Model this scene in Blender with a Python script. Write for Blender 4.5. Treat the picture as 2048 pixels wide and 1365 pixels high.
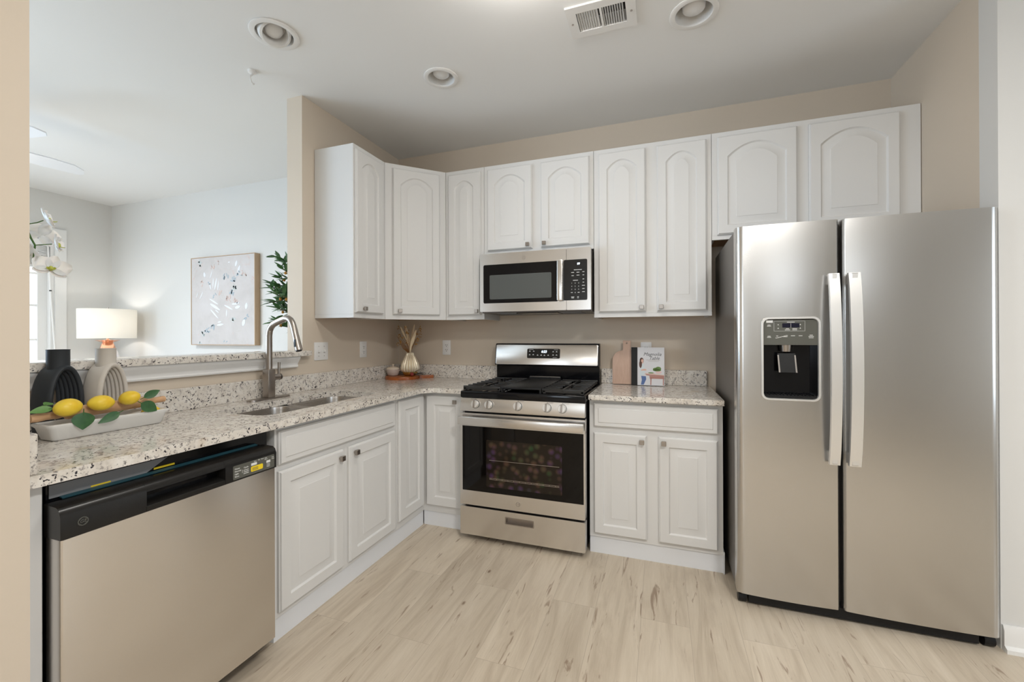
import bpy, bmesh, math, random
from mathutils import Vector, Matrix
random.seed(7)
PI = math.pi
S = bpy.context.scene
for o in list(bpy.data.objects): bpy.data.objects.remove(o)

# ------------------------------------------------------------------ camera
cam_d = bpy.data.cameras.new('camera'); cam = bpy.data.objects.new('camera', cam_d)
S.collection.objects.link(cam); S.camera = cam
cam_d.sensor_width = 36; cam_d.lens = 846.0 / 2048 * 36
cam_d.shift_y = -13.14 / 2048
cam_d.clip_start = .02; cam_d.clip_end = 200
cam.location = (2.0868, -3.0572, 1.2537)
cam.rotation_euler = (Matrix.Rotation(.338, 3, 'Z') @ Matrix.Rotation(PI/2 + .0018, 3, 'X') @ Matrix.Rotation(-.0033, 3, 'Z')).to_euler()

# ------------------------------------------------------------------ colour management, world, lights
S.view_settings.view_transform = 'Standard'; S.view_settings.look = 'None'
S.view_settings.gamma = 1; S.view_settings.use_curve_mapping = False
S.view_settings.exposure = 0.44
W = bpy.data.worlds.new('world'); S.world = W; W.use_nodes = True
W.node_tree.nodes['Background'].inputs[0].default_value = (.86, .93, 1, 1)
W.node_tree.nodes['Background'].inputs[1].default_value = 1.7

def area(name, loc, rot, sx, sy, power, col):
    l = bpy.data.lights.new(name, 'AREA'); l.shape = 'RECTANGLE'; l.size = sx; l.size_y = sy
    l.energy = power; l.color = col
    o = bpy.data.objects.new(name, l); S.collection.objects.link(o); o.location = loc; o.rotation_euler = rot
    return o
# daylight panels for unseen windows; transom, living rear and side ones are added fills
area('daylight_rear_window', (1.25, -7.03, 1.5), (PI/2, 0, 0), .8, 1.3, 10, (.74, .87, 1))
area('fridge_streak_fill', (3.95, -7.03, 2.20), (PI/2, 0, 0), 1.3, .07, 4, (.85, .93, 1))  # added slit, there for the streak it reflects in the fridge door
area('living_rear_fill', (-3.3, -7.02, 1.4), (PI/2, 0, 0), .9, 2.0, 14, (.76, .88, 1))  # added fill that brightens the living room
area('daylight_living_window', (-3.70, -4.1, 1.45), (PI/2, 0, -PI/2), 2.4, 1.8, 100, (.58, .78, 1))
area('side_fill', (5.86, -2.5, 1.5), (PI/2, 0, PI/2), 1.5, 1.5, 9, (.70, .85, 1))  # added cool fill for the wall right of the fridge
def disk(name, loc, r, power, col):
    o = area(name, loc, (0, 0, 0), r*2, r*2, power, col); o.data.shape = 'DISK'; return o
# dome lamp just above the frame, then two invented overhead fills out of view
disk('dome_lamp', (1.58, -1.57, 2.632), .15, 2.2, (1, .97, .92))
disk('cabinet_front_fill', (2.95, -3.0, 2.66), .22, 36, (1, .985, .955))  # added fill on the cabinet fronts, no such lamp known
disk('rear_overhead_fill', (2.3, -5.2, 2.66), .30, 17, (1, .985, .955))  # added fill from behind the camera, no such lamp known

# ------------------------------------------------------------------ helpers
def prop(o, label=None, cat=None, group=None, kind=None):
    if label: o['label'] = label
    if cat: o['category'] = cat
    if group: o['group'] = group
    if kind: o['kind'] = kind
    return o

def thing(name, label, cat, loc=(0, 0, 0), group=None):
    o = bpy.data.objects.new(name, None); S.collection.objects.link(o)
    o.location = loc; o.empty_display_size = .05
    return prop(o, label, cat, group)

def frame(O, u, n):
    u = Vector(u).normalized(); n = Vector(n).normalized(); v = n.cross(u)
    return Matrix(((u.x, v.x, n.x, O[0]), (u.y, v.y, n.y, O[1]), (u.z, v.z, n.z, O[2]), (0, 0, 0, 1)))
I4 = Matrix.Identity(4)
def BACK(x, y, z): return frame((x, y, z), (1, 0, 0), (0, -1, 0))       # a = +X, b = up, c = towards room
def LEFT(x, y, z): return frame((x, y, z), (0, 1, 0), (1, 0, 0))        # a = +Y, b = up, c = towards room

class B:
    def __init__(s, M=None): s.bm = bmesh.new(); s.M = M or I4
    def v(s, co): return s.bm.verts.new(s.M @ Vector(co))
    def box(s, x0, x1, y0, y1, z0, z1, bev=0, seg=2):
        x0, x1 = sorted((x0, x1)); y0, y1 = sorted((y0, y1)); z0, z1 = sorted((z0, z1))
        vs = [s.v((x, y, z)) for x in (x0, x1) for y in (y0, y1) for z in (z0, z1)]
        fs = [s.bm.faces.new([vs[i] for i in q]) for q in ((0,1,3,2),(4,6,7,5),(0,4,5,1),(2,3,7,6),(0,2,6,4),(1,5,7,3))]
        if bev:
            es = list({e for f in fs for e in f.edges})
            bmesh.ops.bevel(s.bm, geom=es, offset=bev, segments=seg, profile=.5, affect='EDGES')
        return s
    def prism(s, pts, z0, z1, holes=(), bev=0, plane='xy'):
        """extrude a polygon (with holes) given in local a,b; z0..z1 along c.  plane 'xz': a,c polygon extruded along b"""
        def P(p, h): return (p[0], p[1], h) if plane == 'xy' else ((p[0], h, p[1]) if plane == 'xz' else (h, p[0], p[1]))
        loops = [list(pts)] + [list(h) for h in holes]
        for h in (z0, z1):
            es = []
            rings = []
            for lp in loops:
                vs = [s.v(P(p, h)) for p in lp]; rings.append(vs)
                if holes: es += [s.bm.edges.new((vs[i], vs[(i+1) % len(vs)])) for i in range(len(vs))]
            if holes: bmesh.ops.triangle_fill(s.bm, edges=es, use_beauty=True)
            else: s.bm.faces.new(rings[0])
            if h == z0: r0 = rings
            else: r1 = rings
        side = []
        for a, b in zip(r0, r1):
            for i in range(len(a)):
                j = (i+1) % len(a); side.append(s.bm.faces.new((a[i], a[j], b[j], b[i])))
        bmesh.ops.recalc_face_normals(s.bm, faces=s.bm.faces[:])
        if bev:
            es = [e for e in s.bm.edges if len(e.link_faces) == 2 and e.calc_face_angle(0) > .6 and any(v in set(sum(r1, [])) for v in e.verts)]
            if es: bmesh.ops.bevel(s.bm, geom=es, offset=bev, segments=2, profile=.5, affect='EDGES')
        return s
    def skin(s, loops, cap0=True, cap1=True):
        rs = [[s.v(p) for p in lp] for lp in loops]
        n = len(rs[0])
        for a, b in zip(rs, rs[1:]):
            for i in range(n):
                j = (i+1) % n; s.bm.faces.new((a[i], a[j], b[j], b[i]))
        if cap0: s.bm.faces.new(rs[0][::-1])
        if cap1: s.bm.faces.new(rs[-1])
        return s
    def lathe(s, prof, c=(0, 0, 0), seg=32, cap0=True, cap1=True, ribs=0, depth=0, axis='z'):
        loops = []
        for r, h in prof:
            lp = []
            for k in range(seg):
                t = 2*PI*k/seg; rr = r*(1 + depth*(abs(math.cos(ribs*t/2))-.5)) if ribs else r
                x, y = rr*math.cos(t), rr*math.sin(t)
                p = (x, y, h) if axis == 'z' else ((h, x, y) if axis == 'x' else (y, h, x))
                lp.append((c[0]+p[0], c[1]+p[1], c[2]+p[2]))
            loops.append(lp)
        return s.skin(loops, cap0, cap1)
    def tube(s, pts, r, seg=10, caps=True):
        pts = [Vector(p) for p in pts]; n = len(pts)
        rs = r if isinstance(r, (list, tuple)) else [r]*n
        loops = []; ref = None
        for i, p in enumerate(pts):
            d = (pts[min(i+1, n-1)] - pts[max(i-1, 0)]).normalized()
            if ref is None: ref = Vector((0, 0, 1)) if abs(d.z) < .9 else Vector((1, 0, 0))
            a = ref - d*ref.dot(d)
            if a.length < 1e-5: a = d.orthogonal()
            a.normalize(); b = d.cross(a); ref = a
            loops.append([p + (a*math.cos(2*PI*k/seg) + b*math.sin(2*PI*k/seg))*rs[i] for k in range(seg)])
        return s.skin(loops, caps, caps)
    def ball(s, c, rx, ry, rz, R=None, u=20, w=12, tip=0):
        R = R or Matrix.Identity(3); loops = []
        for i in range(1, w):
            t = PI*i/w; lp = []
            for k in range(u):
                q = 2*PI*k/u
                z = -math.cos(t); e = rz*(1 + tip*abs(z)**8)
                lp.append(Vector(c) + R @ Vector((rx*math.sin(t)*math.cos(q), ry*math.sin(t)*math.sin(q), e*z)))
            loops.append(lp)
        return s.skin(loops)
    def leaf(s, base, d, up, L, Wd, curl=.15, n=8):
        base = Vector(base); d = Vector(d).normalized(); side = d.cross(Vector(up))
        side = side.normalized() if side.length > 1e-4 else d.orthogonal().normalized()
        nn = side.cross(d)
        rows = []
        for i in range(n+1):
            t = i/n; w = Wd*.5*math.sin(PI*min(1, t**.75))**.9 if 0 < t < 1 else .0006
            c = base + d*L*t - nn*curl*L*t*t
            rows.append([c - side*w + nn*w*.25, c, c + side*w + nn*w*.25])
        th = nn*.0006
        vt = [[s.v(p+th) for p in r] for r in rows]; vb = [[s.v(p-th) for p in r] for r in rows]
        for i in range(n):
            for j in (0, 1):
                s.bm.faces.new((vt[i][j], vt[i][j+1], vt[i+1][j+1], vt[i+1][j]))
                s.bm.faces.new((vb[i][j], vb[i+1][j], vb[i+1][j+1], vb[i][j+1]))
            s.bm.faces.new((vt[i][0], vt[i+1][0], vb[i+1][0], vb[i][0]))
            s.bm.faces.new((vt[i][2], vb[i][2], vb[i+1][2], vt[i+1][2]))
        return s
    def text(s, body, a, b, size, c=0, align='LEFT', shear=0, depth=.0004, bold=0):
        cu = bpy.data.curves.new('t', 'FONT'); cu.body = body; cu.size = size; cu.align_x = align; cu.align_y = 'CENTER'
        cu.shear = shear; cu.extrude = depth; cu.offset = bold; cu.resolution_u = 2
        ob = bpy.data.objects.new('t', cu); S.collection.objects.link(ob)
        dg = bpy.context.evaluated_depsgraph_get(); dg.update()
        me = bpy.data.meshes.new_from_object(ob.evaluated_get(dg))
        me.transform(s.M @ Matrix.Translation((a, b, c)))
        s.bm.from_mesh(me); bpy.data.meshes.remove(me)
        bpy.data.objects.remove(ob); bpy.data.curves.remove(cu)
        return s
    def build(s, name, m, parent=None, smooth=35, label=None, cat=None, group=None, kind=None, recalc=True):
        if recalc: bmesh.ops.recalc_face_normals(s.bm, faces=s.bm.faces[:])
        org = Vector((0, 0, 0)); p = parent
        while p is not None: org += Vector(p.location); p = p.parent
        own = Vector((0, 0, 0))
        if parent is None and s.bm.verts:
            xs = [v.co for v in s.bm.verts]
            own = Vector(((min(c.x for c in xs)+max(c.x for c in xs))/2, (min(c.y for c in xs)+max(c.y for c in xs))/2, min(c.z for c in xs)))
        bmesh.ops.translate(s.bm, verts=s.bm.verts[:], vec=-(org+own))
        me = bpy.data.meshes.new(name); s.bm.to_mesh(me); s.bm.free()
        if smooth:
            me.polygons.foreach_set('use_smooth', [True]*len(me.polygons)); me.set_sharp_from_angle(angle=math.radians(smooth))
        me.materials.append(m)
        o = bpy.data.objects.new(name, me); S.collection.objects.link(o); o.location = own; o.parent = parent
        return prop(o, label, cat, group, kind)

def rrect(x0, x1, y0, y1, r, n=5):
    pts = []
    for cx, cy, a0 in ((x1-r, y0+r, -PI/2), (x1-r, y1-r, 0), (x0+r, y1-r, PI/2), (x0+r, y0+r, PI)):
        pts += [(cx+r*math.cos(a0+PI/2*k/n), cy+r*math.sin(a0+PI/2*k/n)) for k in range(n+1)]
    return pts
def circ(cx, cy, r, n=32): return [(cx+r*math.cos(2*PI*k/n), cy+r*math.sin(2*PI*k/n)) for k in range(n)]

# ------------------------------------------------------------------ materials
def mat(name, col, rough=.5, metal=0, spec=.5, emit=None, estr=0, alpha=None, trans=0, ior=1.45, coat=0, sub=0):
    m = bpy.data.materials.new(name); m.use_nodes = True
    b = m.node_tree.nodes['Principled BSDF']; i = b.inputs
    i['Base Color'].default_value = (*col, 1); i['Roughness'].default_value = rough; i['Metallic'].default_value = metal
    i['Specular IOR Level'].default_value = spec; i['IOR'].default_value = ior; i['Transmission Weight'].default_value = trans
    i['Coat Weight'].default_value = coat; i['Subsurface Weight'].default_value = sub
    if emit: i['Emission Color'].default_value = (*emit, 1); i['Emission Strength'].default_value = estr
    return m
def N(m, t, **kw):
    n = m.node_tree.nodes.new(t)
    for k, v in kw.items(): setattr(n, k, v)
    return n
def L(m, a, b): m.node_tree.links.new(a, b)
def coords(m, scale=(1, 1, 1), rot=(0, 0, 0)):
    tc = N(m, 'ShaderNodeTexCoord'); mp = N(m, 'ShaderNodeMapping'); mp.inputs['Scale'].default_value = scale; mp.inputs['Rotation'].default_value = rot
    L(m, tc.outputs['Object'], mp.inputs['Vector']); return mp.outputs[0]
def noise(m, vec, sc, det=4, rough=.5, dist=0):
    n = N(m, 'ShaderNodeTexNoise'); n.inputs['Scale'].default_value = sc; n.inputs['Detail'].default_value = det
    n.inputs['Roughness'].default_value = rough; n.inputs['Distortion'].default_value = dist; L(m, vec, n.inputs['Vector']); return n.outputs['Fac']
def ramp(m, fac, stops):
    r = N(m, 'ShaderNodeValToRGB'); e = r.color_ramp.elements
    while len(e) < len(stops): e.new(.5)
    for q, (p, c) in zip(e, stops): q.position = p; q.color = (*c, 1) if len(c) == 3 else c
    L(m, fac, r.inputs[0]); return r.outputs[0]
def mix(m, fac, a, b, blend='MIX'):
    x = N(m, 'ShaderNodeMix', data_type='RGBA', blend_type=blend)
    if isinstance(fac, (int, float)): x.inputs[0].default_value = fac
    else: L(m, fac, x.inputs[0])
    for q, s in ((a, 6), (b, 7)):
        if isinstance(q, tuple): x.inputs[s].default_value = (*q, 1)
        else: L(m, q, x.inputs[s])
    return x.outputs[2]
def bsdf(m): return m.node_tree.nodes['Principled BSDF']
def bump(m, h, strength=.1, dist=.002):
    b = N(m, 'ShaderNodeBump'); b.inputs['Strength'].default_value = strength; b.inputs['Distance'].default_value = dist
    L(m, h, b.inputs['Height']); L(m, b.outputs[0], bsdf(m).inputs['Normal'])

def paint(name, col, rough=.6, tex=220):
    m = mat(name, col, rough, spec=.3); v = coords(m); bump(m, noise(m, v, tex, 2), .08, .001); return m
M_wall = paint('greige_wall_paint', (.655, .565, .46))
M_wall_l = paint('daylit_wall_paint', (.70, .69, .665))  # same paint as the kitchen, cool daylight mixed into its colour
M_ceil = paint('ceiling_paint', (.83, .825, .81), .8)
M_trim = mat('white_trim_paint', (.80, .79, .77), .35)
M_cab = mat('white_cabinet_paint', (.70, .690, .672), .5, spec=.3)
M_toe = mat('toe_kick_paint', (.76, .77, .79), .45)
M_plast = mat('white_plastic', (.82, .81, .79), .35)
M_slot = mat('dark_slot', (.02, .02, .02), .6)

def wood(name, c1, c2, sc=(3, 40, 40), rough=.45):
    m = mat(name, c1, rough); v = coords(m, sc); L(m, ramp(m, noise(m, v, 2.2, 6, .6, .6), [(.3, c1), (.7, c2)]), bsdf(m).inputs['Base Color']); return m
M_under = wood('unfinished_panel_wood', (.50, .27, .10), (.36, .17, .05), (30, 2, 2))
M_board = wood('orange_acacia_wood', (.42, .12, .025), (.22, .055, .012), (6, 40, 40), .3)
M_cut = wood('pale_pink_beech', (.62, .43, .33), (.54, .36, .27), (60, 60, 4), .5)
M_pin = wood('beech_wood', (.70, .44, .25), (.58, .33, .17), (30, 4, 30), .45)
M_frame = wood('oak_frame_wood', (.56, .40, .26), (.47, .33, .21), (40, 40, 4), .5)

def floor_mat():
    m = mat('pale_oak_vinyl_planks', (.6, .5, .4), .38, spec=.4)
    tc = N(m, 'ShaderNodeTexCoord'); sep = N(m, 'ShaderNodeSeparateXYZ'); L(m, tc.outputs['Object'], sep.inputs[0])
    cmb = N(m, 'ShaderNodeCombineXYZ'); L(m, sep.outputs[1], cmb.inputs[0]); L(m, sep.outputs[0], cmb.inputs[1])
    br = N(m, 'ShaderNodeTexBrick'); br.offset = .37; br.inputs['Scale'].default_value = 1
    br.inputs['Mortar Size'].default_value = .0012; br.inputs['Mortar Smooth'].default_value = .2
    br.inputs['Brick Width'].default_value = 1.22; br.inputs['Row Height'].default_value = .20; br.inputs['Bias'].default_value = 0
    br.inputs['Color1'].default_value = (0, 0, 0, 1); br.inputs['Color2'].default_value = (1, 1, 1, 1); br.inputs['Mortar'].default_value = (.5, .5, .5, 1)
    L(m, cmb.outputs[0], br.inputs['Vector'])
    # offset every plank's grain by its own random value
    off = N(m, 'ShaderNodeVectorMath', operation='MULTIPLY_ADD'); L(m, br.outputs['Color'], off.inputs[0]); off.inputs[1].default_value = (7, 13, 3); L(m, tc.outputs['Object'], off.inputs[2])
    mp = N(m, 'ShaderNodeMapping'); mp.inputs['Scale'].default_value = (6, .7, 1); L(m, off.outputs[0], mp.inputs[0])
    n1 = noise(m, mp.outputs[0], 2.4, 8, .62, .9)
    mp2 = N(m, 'ShaderNodeMapping'); mp2.inputs['Scale'].default_value = (60, 2.5, 1); L(m, off.outputs[0], mp2.inputs[0])
    n2 = noise(m, mp2.outputs[0], 3, 4, .6, .2)
    base = ramp(m, n1, [(.25, (.42, .345, .262)), (.5, (.56, .480, .378)), (.75, (.64, .56, .455))])
    fine = ramp(m, n2, [(.3, (.80, .78, .75)), (.65, (1, 1, 1))])
    c = mix(m, .32, base, fine, 'MULTIPLY')
    tone = ramp(m, br.outputs['Color'], [(0, (.95, .945, .94)), (1, (1.04, 1.035, 1.03))])
    c = mix(m, 1.0, c, tone, 'MULTIPLY')
    # sparse dark streaks and knots
    mp3 = N(m, 'ShaderNodeMapping'); mp3.inputs['Scale'].default_value = (15, 1.7, 1); L(m, off.outputs[0], mp3.inputs[0])
    k = ramp(m, noise(m, mp3.outputs[0], 1.8, 4, .6, 1.2), [(.61, (0, 0, 0)), (.68, (1, 1, 1))])
    c = mix(m, k, c, mix(m, .72, c, (.22, .145, .095)))
    mp4 = N(m, 'ShaderNodeMapping'); mp4.inputs['Scale'].default_value = (2.0, 1.0, 1); L(m, off.outputs[0], mp4.inputs[0])
    vo = N(m, 'ShaderNodeTexVoronoi'); vo.inputs['Scale'].default_value = 2.6; L(m, mp4.outputs[0], vo.inputs['Vector'])
    kn = ramp(m, vo.outputs['Distance'], [(.018, (1, 1, 1)), (.055, (0, 0, 0))])
    c = mix(m, kn, c, (.20, .13, .085))
    c = mix(m, br.outputs['Fac'], c, (.43, .36, .28))
    L(m, c, bsdf(m).inputs['Base Color']); bump(m, n2, .04, .001)
    return m
M_floor = floor_mat()

def granite():
    m = mat('speckled_cream_granite', (.6, .55, .5), .12, spec=.5)
    v = coords(m)
    c = ramp(m, noise(m, v, 22, 6, .7), [(.3, (.54, .49, .43)), (.48, (.70, .65, .585)), (.7, (.79, .755, .70))])
    g = ramp(m, noise(m, v, 75, 3, .6), [(.56, (0, 0, 0)), (.63, (1, 1, 1))])
    c = mix(m, g, c, mix(m, .75, c, (.27, .24, .225)))
    vo = N(m, 'ShaderNodeTexVoronoi'); vo.inputs['Scale'].default_value = 74; vo.inputs['Randomness'].default_value = 1
    wv = N(m, 'ShaderNodeVectorMath', operation='MULTIPLY_ADD'); nz = N(m, 'ShaderNodeTexNoise'); nz.inputs['Scale'].default_value = 70; L(m, v, nz.inputs[0])
    L(m, nz.outputs['Color'], wv.inputs[0]); wv.inputs[1].default_value = (.035, .035, .035); L(m, v, wv.inputs[2]); L(m, wv.outputs[0], vo.inputs['Vector'])
    sp = ramp(m, vo.outputs['Distance'], [(.27, (1, 1, 1)), (.33, (0, 0, 0))])
    keep = ramp(m, noise(m, v, 26, 3, .6), [(.47, (0, 0, 0)), (.52, (1, 1, 1))])
    sp = mix(m, 1.0, sp, keep, 'MULTIPLY')
    c = mix(m, sp, c, (.035, .03, .035))
    t = ramp(m, noise(m, v, 7, 3, .6), [(.60, (0, 0, 0)), (.72, (1, 1, 1))])
    c = mix(m, t, c, mix(m, .35, c, (.50, .36, .22)))
    L(m, c, bsdf(m).inputs['Base Color']); return m
M_gran = granite()

def steel(name, col=(.635, .62, .60), rough=.24, sc=(1.2, 1.2, 420), amt=.04):
    m = mat(name, col, rough, 1); v = coords(m, sc); n = noise(m, v, 3, 3, .6)
    r = N(m, 'ShaderNodeMapRange'); r.inputs[3].default_value = rough-amt*.5; r.inputs[4].default_value = rough+amt
    L(m, n, r.inputs[0]); L(m, r.outputs[0], bsdf(m).inputs['Roughness']); bump(m, n, .004, .0003); return m
M_ss = steel('brushed_steel_horizontal', (.72, .695, .665))
M_ssf = steel('brushed_fridge_steel', (.60, .59, .575))
M_ssv = steel('brushed_steel_vertical', (.72, .695, .665), sc=(420, 420, 1.2))
M_sink = steel('satin_sink_steel', (.50, .47, .44), .25, (30, 30, 30))
M_nick = steel('brushed_nickel', (.40, .36, .325), .3, (40, 40, 40))
M_chrome = mat('polished_steel', (.75, .74, .72), .16, 1)
M_knob = mat('satin_knob_steel', (.74, .72, .69), .32, .6)
M_handle = mat('pale_satin_steel', (.78, .77, .75), .34, .7)
M_fside = mat('dark_grey_fridge_enamel', (.13, .115, .10), .38, .25)
M_blk = mat('black_gloss_enamel', (.004, .004, .005), .10, spec=.35)
M_blkm = mat('black_satin', (.009, .009, .010), .42, spec=.35)
M_iron = mat('cast_iron_grate', (.022, .021, .020), .28, spec=.5)
M_glass = mat('dark_oven_glass', (.004, .003, .0025), .04, spec=.32)
M_panel = mat('charcoal_control_panel', (.011, .010, .009), .26, spec=.45)
M_olivep = mat('olive_grey_panel', (.10, .10, .085), .35)
M_print = mat('pale_print', (.75, .75, .73), .5)
M_dprint = mat('dark_print', (.06, .06, .06), .5)
M_led = mat('lit_display_digits', (.8, .9, 1), .4, emit=(.75, .88, 1), estr=1.5)
M_disp = mat('display_glass', (.006, .006, .02), .1)
M_yel = mat('yellow_sticker', (.85, .62, .02), .5)
M_blue = mat('blue_gasket', (.025, .085, .11), .3)
M_insul = mat('grey_tub_insulation', (.23, .23, .235), .7)
M_mwin = mat('microwave_screen', (.095, .10, .095), .18, spec=.4)
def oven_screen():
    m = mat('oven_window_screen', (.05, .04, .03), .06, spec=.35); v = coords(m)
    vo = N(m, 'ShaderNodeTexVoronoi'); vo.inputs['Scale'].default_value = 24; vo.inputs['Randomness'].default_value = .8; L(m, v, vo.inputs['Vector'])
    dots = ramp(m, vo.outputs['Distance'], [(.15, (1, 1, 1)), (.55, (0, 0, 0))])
    hue = ramp(m, noise(m, v, 5, 3, .6), [(.32, (.020, .055, .020)), (.46, (.085, .045, .030)), (.56, (.060, .028, .075)), (.7, (.030, .060, .030))])  # iridescent sheen of the mesh painted into the base colour
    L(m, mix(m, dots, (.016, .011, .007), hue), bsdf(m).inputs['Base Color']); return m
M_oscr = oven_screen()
M_can = mat('white_light_trim', (.80, .785, .76), .4)
M_bulb = mat('frosted_bulb', (.78, .77, .76), .3)
M_dome = mat('lit_frosted_dome', (.9, .88, .84), .4, emit=(1, .96, .90), estr=22)
M_vdark = mat('vent_duct_dark', (.05, .05, .05), .8)
M_vblk = mat('matt_black_ceramic', (.025, .030, .036), .55)
M_vwht = mat('matt_cream_ceramic', (.62, .575, .515), .6)
M_tray = mat('white_glazed_dish', (.80, .785, .75), .25)
def lemon_mat():
    m = mat('lemon_skin', (.86, .60, .04), .38, sub=.05); v = coords(m); bump(m, noise(m, v, 160, 2), .25, .0012)
    L(m, ramp(m, noise(m, v, 18, 2), [(.3, (.82, .52, .02)), (.7, (.90, .68, .07))]), bsdf(m).inputs['Base Color']); return m
M_lemon = lemon_mat()
def leafm(name, a, b):
    m = mat(name, a, .42); v = coords(m); L(m, ramp(m, noise(m, v, 40, 4), [(.3, a), (.7, b)]), bsdf(m).inputs['Base Color']); return m
M_leaf = leafm('lemon_leaf', (.030, .095, .035), (.055, .15, .05))
M_leafl = leafm('lemon_leaf_underside', (.12, .27, .07), (.17, .33, .10))
M_oleaf = leafm('olive_leaf', (.035, .11, .035), (.08, .19, .06))
M_stem = mat('green_stem', (.05, .12, .02), .5)
M_twig = mat('brown_twig', (.12, .075, .04), .7)
M_petal = mat('white_petal', (.84, .82, .80), .5, sub=.15)
M_lip = mat('yellow_green_lip', (.55, .58, .10), .5)
M_pot = mat('pink_grey_glaze', (.56, .46, .40), .25)
M_lid = mat('cream_glaze', (.68, .58, .46), .25)
M_gold = mat('champagne_glass', (.78, .69, .53), .26, .4)
M_goldb = mat('gold_base', (.62, .48, .14), .15, .85)
M_dry = mat('dried_pampas', (.86, .71, .49), .8)
M_dry2 = mat('rust_dried_stem', (.26, .12, .04), .8)
M_bun = mat('amber_seed_head', (.42, .20, .03), .7)
M_dleaf = mat('blackened_leaf', (.02, .016, .015), .35)
M_bud = mat('dark_red_fruit', (.20, .02, .015), .3)
M_cover = mat('book_cover_grey', (.66, .65, .66), .3)
M_cloth = mat('black_book_cloth', (.012, .012, .012), .7)
M_page = mat('book_pages', (.78, .74, .66), .8)
M_copper = mat('copper', (.80, .46, .32), .22, 1)
M_fan = mat('white_fan_blade', (.86, .88, .92), .45)
M_lampb = mat('white_lamp_base', (.80, .78, .80), .3)
def shade_mat():
    m = mat('linen_lamp_shade', (.88, .86, .81), .8); nt = m.node_tree; b = bsdf(m)
    tr = N(m, 'ShaderNodeBsdfTranslucent'); tr.inputs[0].default_value = (.97, .94, .88, 1); mx = N(m, 'ShaderNodeMixShader'); mx.inputs[0].default_value = .36
    L(m, b.outputs[0], mx.inputs[1]); L(m, tr.outputs[0], mx.inputs[2]); L(m, mx.outputs[0], nt.nodes['Material Output'].inputs[0])
    v = coords(m, (60, 60, 500)); bump(m, noise(m, v, 2, 3), .2, .001); return m
M_shade = shade_mat()
def pane_mat():
    m = mat('window_glass', (1, 1, 1), .02); nt = m.node_tree
    tr = N(m, 'ShaderNodeBsdfTransparent'); gl = N(m, 'ShaderNodeBsdfGlossy'); gl.inputs['Roughness'].default_value = .02
    mx = N(m, 'ShaderNodeMixShader'); mx.inputs[0].default_value = .06
    L(m, tr.outputs[0], mx.inputs[1]); L(m, gl.outputs[0], mx.inputs[2]); L(m, mx.outputs[0], nt.nodes['Material Output'].inputs[0]); return m
M_pane = pane_mat()
M_siding = mat('white_lap_siding', (.85, .85, .86), .6)
def art_mat():
    m = mat('abstract_canvas', (.7, .66, .65), .7); v = coords(m)
    c = ramp(m, noise(m, v, 3.5, 6, .65, .4), [(.3, (.52, .49, .475)), (.5, (.58, .545, .53)), (.7, (.62, .59, .585))])
    def blotch(col, sc, lo, hi, seed, am):
        nonlocal c
        tc = N(m, 'ShaderNodeMapping'); tc.inputs['Location'].default_value = seed; L(m, v, tc.inputs[0])
        k = ramp(m, noise(m, tc.outputs[0], sc, 5, .7, .8), [(lo, (0, 0, 0)), (hi, (am, am, am))]); c = mix(m, k, c, col)
    blotch((.62, .42, .36), 6, .60, .74, (3, 1, 7), .6); blotch((.50, .47, .43), 8, .60, .72, (9, 2, 4), .6)
    L(m, c, bsdf(m).inputs['Base Color']); return m
M_art = art_mat()
M_brw = mat('white_paint_stroke', (.74, .75, .77), .6)
M_brb = mat('blue_grey_paint_dab', (.38, .45, .50), .6)
M_brp = mat('blush_paint_dab', (.64, .49, .44), .6)
M_brg = mat('pale_teal_paint_dab', (.54, .58, .57), .6)

# ------------------------------------------------------------------ the setting
CZ = 2.743
B().box(-4.0, 6.0, -7.2, .12, -.06, 0).build('floor', M_floor, kind='structure', smooth=0, label='pale oak vinyl plank floor running towards the range wall', cat='floor')
CANS = [(.298, -1.480, .088), (.897, -.890, .078), (2.237, -.935, .084)]
B().prism([(-4.0, -7.2), (6.0, -7.2), (6.0, .12), (-4.0, .12)], CZ, CZ+.13, holes=[circ(x, y, r, 32) for x, y, r in CANS] + [[(1.715, -1.13), (1.95, -1.13), (1.95, -.99), (1.715, -.99)]]).build('ceiling', M_ceil, kind='structure', smooth=0, label='flat painted ceiling over kitchen and living room', cat='ceiling')
B().box(-4.0, 6.0, 0, .12, 0, CZ).build('wall_back', M_wall, kind='structure', smooth=0, label='greige back wall behind the range', cat='wall')
B().box(-.12, 0, -1.022, -.0, 0, CZ).build('wall_left', M_wall, kind='structure', smooth=0, label='greige wall beside the sink, ending at the pass-through', cat='wall')
B().box(-.12, 0, -2.484, -1.022, 0, 1.131).build('wall_half', M_wall, kind='structure', smooth=0, label='half wall under the granite pass-through ledge', cat='wall')
B().prism([(-.12, -2.484), (-.12, -2.62), (.54, -2.62), (.54, -7.08), (.66, -7.08), (.66, -2.484)], 0, CZ).build('wall_stub', M_wall, kind='structure', smooth=0, label='near wall that ends at the counter, at the left edge of the photo', cat='wall')
B().box(3.358, 3.48, -.72, 0, 0, CZ).build('wall_right', M_wall, kind='structure', smooth=0, label='greige side wall right of the fridge cabinet', cat='wall')
B().box(3.358, 6.0, -.825, -.72, 0, CZ).build('wall_right_return', M_wall_l, kind='structure', smooth=0, label='daylight-toned wall to the right of the fridge', cat='wall')
wl = B()
for q in ((-.50, .0, 0, CZ), (-2.0, -.50, 0, .55), (-2.0, -.50, 2.28, CZ), (-2.9, -2.0, 0, CZ), (-5.3, -2.9, 0, .55), (-5.3, -2.9, 2.35, CZ), (-7.2, -5.3, 0, CZ)):
    wl.box(-3.95, -3.83, q[0], q[1], q[2], q[3])
wl.build('wall_living_side', M_wall_l, kind='structure', smooth=0, label='daylight-toned living room wall holding the window', cat='wall')
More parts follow.
